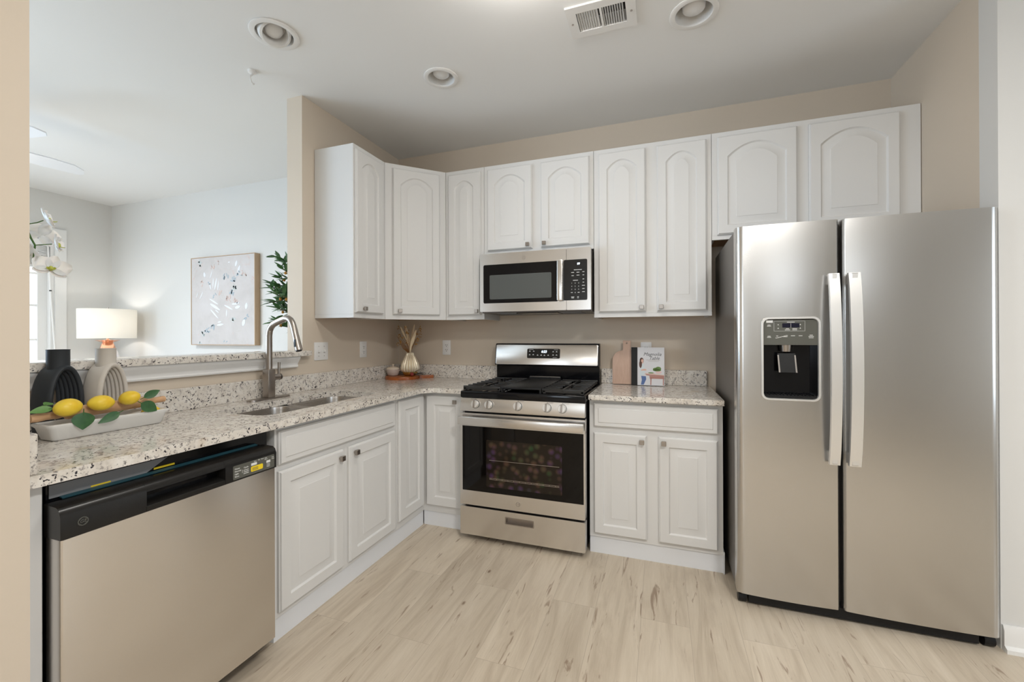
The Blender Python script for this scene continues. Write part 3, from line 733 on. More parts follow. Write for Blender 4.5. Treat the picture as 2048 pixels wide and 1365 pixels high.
b = B(M); b.text('PF', 1.600, 1.703, .017, .0022, 'CENTER', 0, .0003, .0006); b.build('display_digits', M_led, parent=cpn, smooth=0)
b = B(M); c = .0022
for i, row in enumerate(('123', '456', '789')):
    for j, ch in enumerate(row): b.text(ch, 1.556+j*.022, 1.582-i*.020, .010, c, 'CENTER')
b.text('0', 1.578, 1.522, .010, c, 'CENTER')
for x, y, w_ in ((1.595, 1.666, .05), (1.562, 1.650, .018), (1.596, 1.650, .018), (1.630, 1.652, .013), (1.562, 1.630, .015), (1.596, 1.632, .018), (1.630, 1.632, .010), (1.580, 1.600, .032), (1.630, 1.606, .010), (1.630, 1.586, .010), (1.630, 1.566, .018), (1.630, 1.546, .014), (1.630, 1.526, .016), (1.556, 1.523, .012), (1.600, 1.523, .012), (1.562, 1.495, .020), (1.562, 1.488, .016), (1.596, 1.496, .010), (1.596, 1.488, .010)):
    b.box(x-w_/2, x+w_/2, y-.0016, y+.0016, c, c+.0003)
b.build('key_lettering', M_print, parent=cpn, smooth=0)

# ------------------------------------------------------------------ refrigerator
fr = thing('refrigerator', 'tall side-by-side stainless refrigerator with water dispenser', 'refrigerator', (2.88, -.45, 0))
FX0, FX1, FF = 2.418, 3.345, -.86
b = B(); b.box(FX0+.002, FX1-.002, -.785, -.06, .055, 1.748, .004, 1); b.build('case', M_fside, parent=fr, smooth=30)
b = B(); b.box(FX0+.05, FX1-.06, -.838, -.70, .010, .0565); b.build('base_grille', M_blkm, parent=fr, smooth=0)
for x in (FX0+.02, FX1-.03):
    B().tube([(x-.012, -.815, .026), (x+.022, -.815, .026)], .0255, 14).build('roller', M_blkm, parent=fr)
    B().box(x-.02, x+.03, -.84, -.78, .049, .0565).build('leveling_bracket', M_nick, parent=fr, smooth=0)
    B().tube([(x, -.15, .026), (x+.02, -.15, .026)], .0255, 14).build('roller', M_blkm, parent=fr)
XS0, XS1 = 2.818, 2.829
def fdoor(x0, x1, hole=None, rl=True):
    # plan cross-section with gently bowed front and rounded outer corner
    b = B(); n = 10; r_ = .022
    def front(x):
        s = (x-x0)/(x1-x0); return FF - .008*(1-(2*s-1)**2)
    prof = [(x0, -.795), (x1, -.795)]
    R = [(x1, -.84), (x1-.003, FF+.008), (x1-.010, FF)] if rl else [(x1, FF+.022), (x1-.005, FF+.008), (x1-.020, FF-.001)]
    Lp = [(x0+.020, FF-.001), (x0+.005, FF+.008), (x0, FF+.022)] if rl else [(x0+.010, FF), (x0+.003, FF+.008), (x0, -.84)]
    prof += R + [(x1-.03-(x1-x0-.06)*k/n, front(x1-.03-(x1-x0-.06)*k/n)) for k in range(n+1)] + Lp
    b.prism(prof, .058, 1.752)
    return b
fd = fdoor(FX0, XS0, rl=True)
# cut the dispenser opening from the freezer door
tmp = bpy.data.meshes.new('tmp')
fdo = fd.build('freezer_door', M_ssf, parent=fr, smooth=40)
def cut(o, x0, x1, y0, y1, z0, z1):
    b = B(); b.prism(rrect(x0, x1, z0, z1, .022, 5), y0, y1, plane='xz')
    c = b.build('cutter', M_ssf, smooth=0)
    md = o.modifiers.new('cut', 'BOOLEAN'); md.operation = 'DIFFERENCE'; md.object = c; md.solver = 'EXACT'
    dg = bpy.context.evaluated_depsgraph_get(); dg.update()
    me = bpy.data.meshes.new_from_object(o.evaluated_get(dg)); o.modifiers.clear(); o.data = me
    me.polygons.foreach_set('use_smooth', [True]*len(me.polygons)); me.set_sharp_from_angle(angle=math.radians(40))
    bpy.data.objects.remove(c)
cut(fdo, 2.527, 2.737, -.95, -.806, .966, 1.322)
fdr = fdoor(XS1, FX1, rl=False).build('fridge_door', M_ssf, parent=fr, smooth=40)
M = BACK(0, FF, 0)
b = B(M)
b.skin([[(x, y, c_) for x, y in rrect(2.527-i, 2.737+i, .966-i, 1.322+i, .022+i*.6, 5)] for i, c_ in ((.010, .0085), (.008, .0115), (.001, .0115), (-.001, .004))], False, False)
b.build('dispenser_bezel', M_handle, parent=fdo, smooth=40)
b = B(M)
b.skin([[(x, y, c_) for x, y in rrect(2.5272-i*0, 2.7368, .9662, 1.3218, .0215, 5)] for i, c_ in ((0, .002), (0, -.0515))], False, True)
cav = b.build('dispenser_cavity', M_blk, parent=fdo, smooth=40)
b = B(M); b.prism([(2.529, 1.206), (2.735, 1.206), (2.735, 1.308), (2.725, 1.318), (2.539, 1.318), (2.529, 1.308)], -.012, .003); b.build('dispenser_panel', M_olivep, parent=fdo, smooth=0)
b = B(M); c = .0031
b.prism(rrect(2.602, 2.668, 1.284, 1.303, .001, 2), c, c+.0003); b.build('dispenser_display', M_disp, parent=fdo, smooth=0)
b = B(M)
for q in ((2.569, 2.689, 1.312, 1.3128), (2.569, 2.689, 1.268, 1.2688), (2.569, 2.5698, 1.268, 1.3128), (2.6882, 2.689, 1.268, 1.3128)): b.box(*q, c, c+.0003)
b.box(2.6345, 2.6355, 1.284, 1.303, c, c+.0006)
for x in (2.586, 2.671):
    for y in (1.297, 1.281): b.prism([(x-.003, y-.002), (x+.003, y-.002), (x, y+.003)], c, c+.0003)
for x, y, w_ in ((2.635, 1.308, .03), (2.622, 1.279, .012), (2.650, 1.279, .018), (2.622, 1.273, .020), (2.650, 1.273, .018), (2.550, 1.296, .012), (2.550, 1.291, .016), (2.550, 1.245, .012), (2.550, 1.240, .016), (2.582, 1.246, .008), (2.612, 1.243, .020), (2.643, 1.247, .016), (2.672, 1.247, .014), (2.712, 1.250, .012), (2.712, 1.244, .020), (2.712, 1.238, .018)):
    b.box(x-w_/2, x+w_/2, y-.0011, y+.0011, c, c+.0003)
for k in range(6): b.box(2.575+.008*k, 2.583+.008*k, 1.236+.0022*k, 1.2382+.0022*k, c, c+.0003)
b.box(2.539, 2.565, 1.306, 1.317, c, c+.0003)
b.build('panel_lettering', M_print, parent=fdo, smooth=0)
b = B(); b.lathe([(.022, 1.176), (.025, 1.2055)], (2.622, -.833, 0), 18); b.build('ice_chute', M_nick, parent=fdo)
b = B(); b.skin([[(2.588, -.843, 1.168), (2.656, -.843, 1.168), (2.656, -.828, 1.170), (2.588, -.828, 1.170)], [(2.592, -.852, 1.082), (2.660, -.852, 1.082), (2.660, -.842, 1.082), (2.592, -.842, 1.082)]])
b.build('dispenser_paddle', M_panel, parent=fdo, smooth=0)
b = B(); b.skin([[(2.5865, -.846, 1.16), (2.592, -.846, 1.16), (2.592, -.842, 1.16), (2.5865, -.842, 1.16)], [(2.590, -.855, 1.082), (2.596, -.855, 1.082), (2.596, -.851, 1.082), (2.590, -.851, 1.082)]])
b.skin([[(2.652, -.846, 1.16), (2.6575, -.846, 1.16), (2.6575, -.842, 1.16), (2.652, -.842, 1.16)], [(2.656, -.855, 1.082), (2.662, -.855, 1.082), (2.662, -.851, 1.082), (2.656, -.851, 1.082)]])
b.build('paddle_trim', M_nick, parent=fdo, smooth=0)
b = B(); b.box(2.530, 2.734, -.868, -.815, .968, .980, .003, 1)
for k in range(14): b.box(2.54+k*.014, 2.546+k*.014, -.862, -.818, .980, .983)
b.build('drip_tray', M_blkm, parent=fdo, smooth=30)
def fhandle(x0, x1, lean, parent):
    b = B(); n = 12; lps = []
    for k in range(n+1):
        s = k/n; z = .694+(1.514-.694)*s
        bow = .030+.030*math.sin(PI*s)**.7 if 0 < s < 1 else .030
        y = FF-.006-bow; dx = lean*math.sin(PI*s)*.0
        lps.append([(x0+dx, y, z), (x1+dx, y, z), (x1+dx, y+.016, z), (x0+dx, y+.016, z)])
    b.skin(lps)
    for z in (.72, 1.49): b.box(x0+.008, x1-.008, FF-.040, FF-.001, z-.022, z+.022, .003, 1)
    return b.build('handle', M_handle, parent=parent, smooth=30)
fhandle(2.768, 2.806, 0, fdo); fhandle(2.838, 2.880, 0, fdr)
emblem(BACK(0, FF-.002, 0), 3.232, 1.690, .018, fdr, M_handle)
for x in (FX0+.03, XS0-.06, XS1+.05, FX1-.03): B().lathe([(.022, 1.7525), (.022, 1.757), (.014, 1.760)], (x, -.80, 0), 16).build('hinge_cover', M_blkm, parent=fr)

# ------------------------------------------------------------------ wall plates
def outlet(M, a, b_, label, parent=None):
    o = thing('power_outlet', label, 'outlet', M @ Vector((a, b_, 0)), 'white power outlets')
    B(M).prism(rrect(a-.036, a+.036, b_-.059, b_+.059, .004, 2), .0005, .006, bev=.002).build('cover_plate', M_plast, parent=o, smooth=30)
    B(M).prism(rrect(a-.018, a+.018, b_-.036, b_+.036, .003, 2), .006, .0085).build('receptacle', M_plast, parent=o, smooth=0)
    k = B(M)
    for dy in (.019, -.019):
        k.box(a-.0085, a-.0055, b_+dy-.003, b_+dy+.007, .0083, .0089); k.box(a+.0055, a+.0085, b_+dy-.003, b_+dy+.006, .0083, .0089); k.lathe([(.003, .0083), (.003, .0089)], (a, b_+dy-.010, 0), 8)
    k.build('slot_pattern', M_slot, parent=o, smooth=0)
outlet(BACK(0, 0, 0), .452, 1.156, 'white outlet on the back wall left of the range')
outlet(BACK(0, 0, 0), 1.992, 1.144, 'white outlet on the back wall partly hidden by the cookbook')
outlet(LEFT(0, 0, 0), -.460, 1.152, 'white outlet on the sink wall near the corner')
M = LEFT(0, 0, 0)
o = thing('light_switch', 'white double light switch plate right of the pass-through', 'switch', (0, -.873, 1.154))
B(M).prism(rrect(-.931, -.815, 1.096, 1.212, .004, 2), .0005, .006, bev=.002).build('cover_plate', M_plast, parent=o, smooth=30)
for y in (-.896, -.850): B(M).box(y-.005, y+.005, 1.146, 1.162, .006, .016, .002, 1).build('toggle', M_plast, parent=o, smooth=30)
b = B(M)
for y in (-.896, -.850):
    b.box(y-.007, y+.007, 1.1425, 1.1455, .0058, .0064)
    for z in (1.123, 1.185): b.lathe([(.003, .006), (.0028, .0068)], (y, z, 0), 8)
b.build('screws', M_nick, parent=o, smooth=0)

# ------------------------------------------------------------------ ceiling fittings
def can(x, y, r, label, eyeball=False):
    o = thing('recessed_light', label, 'ceiling light', (x, y, CZ), 'recessed ceiling lights')
    B().lathe([(r*1.26, CZ-.0006), (r*1.27, CZ-.006), (r*1.20, CZ-.009), (r*.97, CZ-.007), (r*.96, CZ+.002)], (x, y, 0), 40, False, False).build('trim_ring', M_can, parent=o, smooth=60)
    B().lathe([(r*.985, CZ+.001), (r*.94, CZ+.03), (r*.82, CZ+.09), (r*.1, CZ+.095)], (x, y, 0), 32, False, True).build('baffle', M_can, parent=o, smooth=60)
    if eyeball:
        R = Matrix.Rotation(-.45, 3, Vector((.25, 1, 0)).normalized())
        b = B(Matrix.Translation((x, y, CZ+.012)) @ R.to_4x4())
        b.lathe([(.074, .045), (.076, .0), (.070, -.022), (.060, -.026), (.056, -.018), (.054, .03), (.02, .04)], (0, 0, 0), 32, False, True); b.build('swivel_eyeball', M_can, parent=o, smooth=50)
        b = B(Matrix.Translation((x, y, CZ+.012)) @ R.to_4x4())
        b.lathe([(.030, .035), (.042, .012), (.036, -.002), (.018, -.008), (.003, -.009)], (0, 0, 0), 24); b.build('bulb', M_bulb, parent=o, smooth=60)
    else:
        b = B(); b.lathe([(r*.45, CZ+.085), (r*.60, CZ+.035), (r*.58, CZ+.018), (r*.50, CZ+.012), (r*.1, CZ+.006)], (x, y, 0), 28); b.build('bulb', M_bulb, parent=o, smooth=60)
can(*CANS[0], 'swivel eyeball recessed light over the sink counter', True)
can(*CANS[1], 'smallest recessed ceiling light, above the corner cabinets')
can(*CANS[2], 'recessed ceiling light just right of the air vent')
# air vent
v = thing('air_vent', 'white louvred air vent in the ceiling', 'vent', (1.833, -1.06, CZ))
vz = CZ-.008
b = B(); b.prism([(1.678, -1.163), (1.987, -1.163), (1.987, -.958), (1.678, -.958)], CZ-.010, CZ-.0004, holes=[[(1.722, -1.122), (1.943, -1.122), (1.943, -.998), (1.722, -.998)]], bev=0)
b.box(1.828, 1.838, -1.122, -.998, CZ-.010, CZ+.002); b.build('vent_frame', M_can, parent=v, smooth=0)
for k in range(18):
    if k in (): continue
    left = k < 9
    x = (1.729+.0108*k) if left else (1.8435+.0108*(k-9))
    t = -.75 if left else -1.2
    b = B(Matrix.Translation((x, -1.06, CZ-.003)) @ Matrix.Rotation(t, 4, 'Y')); b.box(-.0050, .0050, -.062, .062, -.0008, .0008); b.build('louvre', M_can, parent=v, smooth=0)
B().box(1.717, 1.948, -1.128, -.992, CZ+.055, CZ+.06).build('duct_back', M_vdark, parent=v, smooth=0)
b = B()
for x, y in ((1.697, -1.06), (1.966, -1.06)): b.lathe([(.005, CZ-.0125), (.005, CZ-.0095)], (x, y, 0), 10)
b.build('screws', M_nick, parent=v)
# hook
hk = thing('ceiling_hook', 'small white hook in the ceiling above the pass-through', 'hook', (-.07, -1.303, CZ-.06))
B().lathe([(.022, CZ-.0005), (.021, CZ-.012), (.010, CZ-.017)], (-.07, -1.303, 0), 20).build('rosette', M_can, parent=hk)
B().tube([(-.07, -1.303, CZ-.014), (-.07, -1.303, CZ-.024), (-.062, -1.318, CZ-.038), (-.058, -1.325, CZ-.052), (-.066, -1.312, CZ-.066), (-.080, -1.288, CZ-.066), (-.086, -1.278, CZ-.056)], .0042, 8).build('hook_arm', M_can, parent=hk, smooth=60)
# dome light just beyond the top of the frame, the room's own lamp
dl = thing('dome_light', 'lit dome ceiling light just above the top edge of the photo', 'ceiling light', (1.58, -1.57, CZ))
B().lathe([(.175, CZ-.0005), (.175, CZ-.02), (.160, CZ-.025)], (1.58, -1.57, 0), 40).build('light_base', M_can, parent=dl, smooth=50)
B().lathe([(.160, CZ-.0255), (.158, CZ-.045), (.135, CZ-.075), (.09, CZ-.095), (.03, CZ-.103)], (1.58, -1.57, 0), 40).build('dome_glass', M_dome, parent=dl, smooth=60)

# ceiling fan of the living room
fan = thing('ceiling_fan', 'white ceiling fan in the living room, blade tips in view', 'fan', (-2.02, -1.72, 2.45))
fc = Vector((-1.97, -1.80, 2.47))
B().lathe([(.07, CZ), (.07, CZ-.03), (.015, CZ-.05), (.013, fc.z+.10), (.10, fc.z+.08), (.12, fc.z+.03), (.11, fc.z-.02), (.05, fc.z-.05)], (fc.x, fc.y, 0), 28).build('motor_housing', M_fan, parent=fan, smooth=40)
B().lathe([(.05, fc.z-.051), (.085, fc.z-.06), (.09, fc.z-.09), (.06, fc.z-.125), (.01, fc.z-.135)], (fc.x, fc.y, 0), 24).build('lamp_globe', M_dome, parent=fan, smooth=60)
disk('fan_lamp', (fc.x, fc.y, fc.z-.15), .08, 20, (.95, .98, 1))
for k in range(5):
    a = math.radians(14.3 + 72*k)
    R = Matrix.Translation(fc) @ Matrix.Rotation(a, 4, 'Z') @ Matrix.Rotation(-.22, 4, 'X')
    pts = [(.12, -.035), (.22, -.062), (.45, -.072), (.57, -.062), (.635, -.02), (.655, .03), (.63, .055), (.45, .068), (.22, .055), (.12, .03)]
    B(R).prism(pts, -.004, .004).build('blade', M_fan, parent=fan, smooth=30)

# ------------------------------------------------------------------ living room things
# painting
pa = thing('painting', 'pale abstract painting in a thin oak frame', 'painting', (-1.99, -.04, 1.16))
AX0, AX1, AZ0, AZ1, AF = -2.437, -1.558, 1.164, 2.050, -.070
b = B(); t = .006
b.box(AX0, AX0+t, AF, -.0125, AZ0, AZ1); b.box(AX1-t, AX1, AF, -.0125, AZ0, AZ1); b.box(AX0+t, AX1-t, AF, -.0125, AZ0, AZ0+t); b.box(AX0+t, AX1-t, AF, -.0125, AZ1-t, AZ1)
b.build('frame', M_frame, parent=pa, smooth=0)
B().box(AX0+t+.001, AX1-t-.001, AF+.004, -.02, AZ0+t+.001, AZ1-t-.001).build('canvas', M_art, parent=pa, smooth=0)
Ma = BACK(0, AF+.004, 0)
def uv(u, v_): return (AX0+(AX1-AX0)*u, AZ1-(AZ1-AZ0)*v_)
def stroke(b, u, v_, ln, ang, wd):
    x, z = uv(u, v_); d = Vector((math.cos(ang), math.sin(ang))); n_ = Vector((-d.y, d.x)); pts = []
    for k in range(7):
        s = k/6; p = Vector((x, z)) + d*ln*(s-.5); pts.append((p, wd*.5*math.sin(PI*(.12+.8*s))))
    poly = [tuple(p+n_*w_) for p, w_ in pts] + [tuple(p-n_*w_) for p, w_ in pts[::-1]]
    b.prism(poly, .0002, .0012)
b = B(Ma)
for q in ((.22, .20, .05, 1.8, .03), (.33, .20, .09, 1.2, .012), (.36, .30, .10, 1.5, .015), (.40, .31, .12, 1.3, .02), (.31, .33, .08, 1.9, .015), (.44, .33, .10, 1.4, .014), (.10, .43, .06, 1.0, .009), (.17, .43, .09, 1.0, .011), (.37, .51, .13, -.45, .016), (.39, .57, .15, -.45, .028), (.38, .65, .14, -.7, .018), (.42, .62, .06, -.6, .012), (.60, .58, .12, -.4, .018), (.57, .64, .07, 1.5, .014), (.71, .54, .10, .1, .022), (.74, .58, .07, .2, .03), (.87, .57, .06, 1.4, .035), (.47, .77, .09, .1, .022), (.46, .74, .05, .1, .015), (.83, .75, .07, 1.2, .04), (.72, .10, .06, 1.2, .03), (.76, .16, .07, 1.1, .028), (.61, .08, .03, 0, .012)): stroke(b, *q)
b.build('white_stroke_pattern', M_brw, parent=pa, smooth=0)
rn = random.Random(3)
for u, v_, n_ in ((.56, .24, 6), (.67, .27, 7), (.77, .21, 5), (.64, .42, 9), (.38, .45, 3), (.87, .69, 4), (.34, .79, 7), (.26, .83, 7), (.31, .31, 2), (.56, .955, 2)):
    b = B(Ma)
    for k in range(n_): stroke(b, u+rn.uniform(-.035, .035), v_+rn.uniform(-.025, .025), rn.uniform(.018, .042), rn.uniform(0, 3), rn.uniform(.008, .018))
    b.build('blue_stroke_pattern', M_brb, parent=pa, smooth=0)
b = B(Ma)
for u, v_, n_ in ((.36, .12, 5), (.84, .21, 6), (.60, .48, 7), (.72, .50, 6), (.97, .27, 2), (.46, .40, 3), (.20, .30, 3), (.44, .08, 3)):
    b = B(Ma)
    for k in range(n_): stroke(b, u+rn.uniform(-.035, .03), v_+rn.uniform(-.03, .03), rn.uniform(.02, .05), rn.uniform(0, 3), rn.uniform(.006, .014))
    b.build('blush_stroke_pattern', M_brp, parent=pa, smooth=0)
b = B(Ma)
for u, v_, n_ in ((.13, .07, 4), (.70, .36, 6), (.15, .96, 2), (.20, .88, 4), (.68, .70, 3)):
    b = B(Ma)
    for k in range(n_): stroke(b, u+rn.uniform(-.03, .03), v_+rn.uniform(-.03, .03), rn.uniform(.03, .06), rn.uniform(0, 3), rn.uniform(.012, .025))
    b.build('teal_stroke_pattern', M_brg, parent=pa, smooth=0)

# console and lamp
cs = thing('console_table', 'white console table under the lamp in the living room', 'table', (-3.0, -.32, 0))
B().box(-3.76, -2.2, -.56, -.02, .925, .955, .003, 1).build('table_top', M_trim, parent=cs, smooth=30)
for x in (-3.70, -2.26):
    for y in (-.52, -.06): B().box(x-.025, x+.025, y-.025, y+.025, 0, .9249).build('leg', M_trim, parent=cs, smooth=0)
lx, ly = -3.34, -.30
lp = thing('table_lamp', 'lit table lamp with a linen drum shade and copper neck', 'lamp', (lx, ly, .955))
b = B(); b.lathe([(.11, .9555), (.115, .975), (.10, 1.0), (.075, 1.10), (.062, 1.13)], (lx, ly, 0), 32); b.build('lamp_base', M_lampb, parent=lp, smooth=60)
b = B(); b.lathe([(.058, 1.13), (.062, 1.135), (.045, 1.185), (.040, 1.19), (.090, 1.212), (.100, 1.217), (.02, 1.219), (.012, 1.225), (.012, 1.30)], (lx, ly, 0), 32); b.build('copper_neck', M_copper, parent=lp, smooth=40)
b = B(); b.lathe([(.228, 1.235), (.230, 1.535), (.227, 1.535), (.225, 1.235), (.228, 1.235)], (lx, ly, 0), 56, False, False); b.build('lamp_shade', M_shade, parent=lp, smooth=60)
b = B(); b.tube([(lx-.227, ly, 1.525), (lx+.227, ly, 1.525)], .003, 6); b.tube([(lx, ly-.227, 1.525), (lx, ly+.227, 1.525)], .003, 6); b.tube([(lx, ly, 1.30), (lx, ly, 1.40)], .008, 8); b.lathe([(.006, 1.52), (.012, 1.54), (.008, 1.555)], (lx, ly, 0), 10); b.build('harp', M_nick, parent=lp)
b = B(); b.ball((lx, ly, 1.40), .03, .03, .04); b.build('bulb', M_dome, parent=lp)
bl = bpy.data.lights.new('lamp_bulb', 'POINT'); bl.energy = 4.8; bl.color = (1, .97, .92); bl.shadow_soft_size = .035
bo = bpy.data.objects.new('lamp_bulb', bl); S.collection.objects.link(bo); bo.location = (lx, ly, 1.385)

# olive tree standing behind the end of the kitchen wall
ot = thing('olive_tree', 'potted olive tree peeking out behind the kitchen wall end', 'plant', (-.48, -.50, 0))
B().lathe([(.13, 0), (.17, .02), (.19, .34), (.175, .345), (.17, .30), (.02, .30)], (-.48, -.50, 0), 28).build('pot', M_vwht, parent=ot, smooth=40)
tips = []
rn = random.Random(11)
b = B(); b.tube([(-.48, -.50, .30), (-.46, -.51, .8), (-.45, -.52, 1.25), (-.46, -.53, 1.75)], [.018, .015, .011, .006], 8)
B1 = []
for z0, ax, ay, up in ((1.15, -.16, -.16, .22), (1.3, -.20, -.12, .20), (1.32, -.10, -.22, .25), (1.45, -.19, -.16, .16), (1.55, -.06, -.2, .2), (1.6, -.16, -.1, .22), (1.68, .02, -.14, .22), (1.4, .12, .1, .2), (1.55, .15, -.05, .2), (1.3, .14, -.12, .15), (1.5, -.15, -.19, .0), (1.25, -.12, -.20, .10), (1.66, -.14, -.17, .18), (1.42, -.03, -.22, .12), (1.36, -.22, -.08, .10), (1.52, -.23, -.12, .12), (1.60, -.12, -.16, .08), (1.30, -.16, -.14, .16), (1.45, -.12, -.20, .12)):
    p0 = Vector((-.45, -.52, z0)); p2 = p0+Vector((ax, ay, up)); p1 = (p0+p2)/2+Vector((0, 0, .04)); b.tube([p0, p1, p2], [.005, .004, .002], 6); B1.append((p0, p1, p2))
b.build('trunk', M_twig, parent=ot, smooth=60)
b = B(); fr_ = B()
for p0, p1, p2 in B1:
    for k in range(17):
        s = .30+.70*k/16; p = p0.lerp(p1, s*2) if s < .5 else p1.lerp(p2, s*2-1)
        d = Vector((rn.uniform(-1, 1), rn.uniform(-1, 1), rn.uniform(-.6, .8))) + (p2-p0).normalized()*.9
        b.leaf(p, d, (rn.uniform(-.5, .5), rn.uniform(-.5, .5), 1), rn.uniform(.065, .095), rn.uniform(.024, .033), .12, 5)
    if rn.random() < .8: fr_.ball(p1.lerp(p2, .6)+Vector((0, -.01, -.012)), .009, .009, .012, u=8, w=6)
b.build('foliage', M_oleaf, parent=ot, smooth=60); fr_.build('olives', M_bun, parent=ot)

# orchid on the ledge, mostly hidden by the near wall
oc = thing('orchid', 'white orchid stem arching into view at the near wall end', 'plant', (-.05, -2.36, 1.162))
B().lathe([(.05, 1.1625), (.055, 1.17), (.065, 1.27), (.060, 1.272), (.055, 1.25), (.01, 1.25)], (-.05, -2.37, 0), 24).build('pot', M_vwht, parent=oc, smooth=40)
def oz(px, py, X=.0):
    # point on the vertical plane x = X lying along the sight line of the reference pixel frame
    f = 846.0; u = (px-1024)/f; w_ = (py-669.4)/f; ca, sa = math.cos(.338), math.sin(.338)
    dx, dy = -sa+ca*u, ca+sa*u; t_ = (X-2.0868)/dx
    return Vector((X, -3.0572+dy*t_, 1.2537-w_*t_))
st = [oz(47, 445), oz(56, 458), oz(62, 472), oz(70, 486), oz(69, 498), oz(68, 512), oz(70, 521)]
b = B(); b.tube([(-.05, -2.37, 1.25), (-.05, -2.368, 1.45), (-.043, -2.358, 1.58), (-.034, -2.338, 1.66), (-.024, -2.305, 1.70), (-.012, -2.268, 1.708), (-.004, -2.243, 1.695), st[0]] + st[1:], [.0035]*8+[.003]*6, 8)
b.tube([oz(47, 448), oz(60, 443), oz(74, 441), oz(87, 436.5)], .0018, 6); b.tube([oz(70, 486), oz(86, 485), oz(104, 484)], .0016, 6); b.tube([oz(69, 520), oz(75, 526), oz(88, 532), oz(97, 533)], .0016, 6); b.tube([oz(69, 512), oz(64, 521)], .0016, 6)
b.build('stem', M_stem, parent=oc, smooth=60)
def petal(b, c, d, n, Lg, Wd, cup=.2):
    c = Vector(c); d = Vector(d).normalized(); n = Vector(n); n = (n-d*n.dot(d)).normalized(); s_ = d.cross(n); th = n*.0005
    R = [];
    for i in range(8):
        t_ = i/7; w_ = Wd*.5*(math.sin(PI*(.06+.90*t_))**.75 if t_ < 1 else .25)
        row = []
        for j in (-1, -.5, 0, .5, 1): row.append(c + d*Lg*t_ + s_*w_*j + n*(cup*Lg*(t_-.25)**2 + .12*Wd*j*j))
        R.append(row)
    T = [[b.v(p+th) for p in r_] for r_ in R]; U = [[b.v(p-th) for p in r_] for r_ in R]
    for i in range(7):
        for j in range(4):
            b.bm.faces.new((T[i][j], T[i][j+1], T[i+1][j+1], T[i+1][j])); b.bm.faces.new((U[i][j], U[i+1][j], U[i+1][j+1], U[i][j+1]))
        b.bm.faces.new((T[i][0], T[i+1][0], U[i+1][0], U[i][0])); b.bm.faces.new((T[i][4], U[i][4], U[i+1][4], T[i+1][4]))
    for q in (0, 7):
        for j in range(4): b.bm.faces.new((T[q][j], U[q][j], U[q][j+1], T[q][j+1]) if q == 0 else (T[q][j], T[q][j+1], U[q][j+1], U[q][j]))
def bloom(px, py, face, size, spin=0, X=0.0):
    c = oz(px, py, X); n = Vector(face).normalized(); u = Vector((0, 0, 1)); u = (u-n*u.dot(n)).normalized(); s_ = u.cross(n)
    b = B()
    for ang, Lg, Wd in ((90, 1.0, .75), (210, .95, .62), (330, .95, .62), (20, 1.05, 1.15), (160, 1.05, 1.15)):
        a = math.radians(ang+spin); d = s_*math.cos(a)+u*math.sin(a); petal(b, c+n*(.001 if Wd < 1 else .003), d+n*.12, n, size*Lg, size*Wd)
    o = b.build('flower', M_petal, parent=oc, smooth=60)
    b = B(); b.ball(c+n*.010, .006, .006, .009); petal(b, c+n*.008-u*.003, n*.8-u*.7, n, size*.42, size*.26, .5); petal(b, c+n*.006+s_*.004, s_*.8+n*.6, n, size*.22, size*.2); petal(b, c+n*.006-s_*.004, -s_*.8+n*.6, n, size*.22, size*.2)
    b.build('flower_lip', M_lip, parent=o, smooth=60)
rt = Vector((.943, .332, 0)); fw_ = Vector((-.332, .943, 0))
side = (rt+fw_*1.1).normalized(); toc = (rt*1.1-fw_).normalized(); upv = Vector((0, 0, 1))
bloom(92, 438, side*.85+upv*.45+toc*.15, .046, 25)
bloom(110, 487, side*.9+upv*.2+toc*.22, .042, 10)
bloom(101, 535, toc*.9+side*.15+upv*.35, .052, -16, .015)
bloom(80, 466, toc*-.9+side*.3+upv*.2, .048, 30, -.03)
bloom(57, 507, toc*.7-side*.5, .044, -20, -.02)

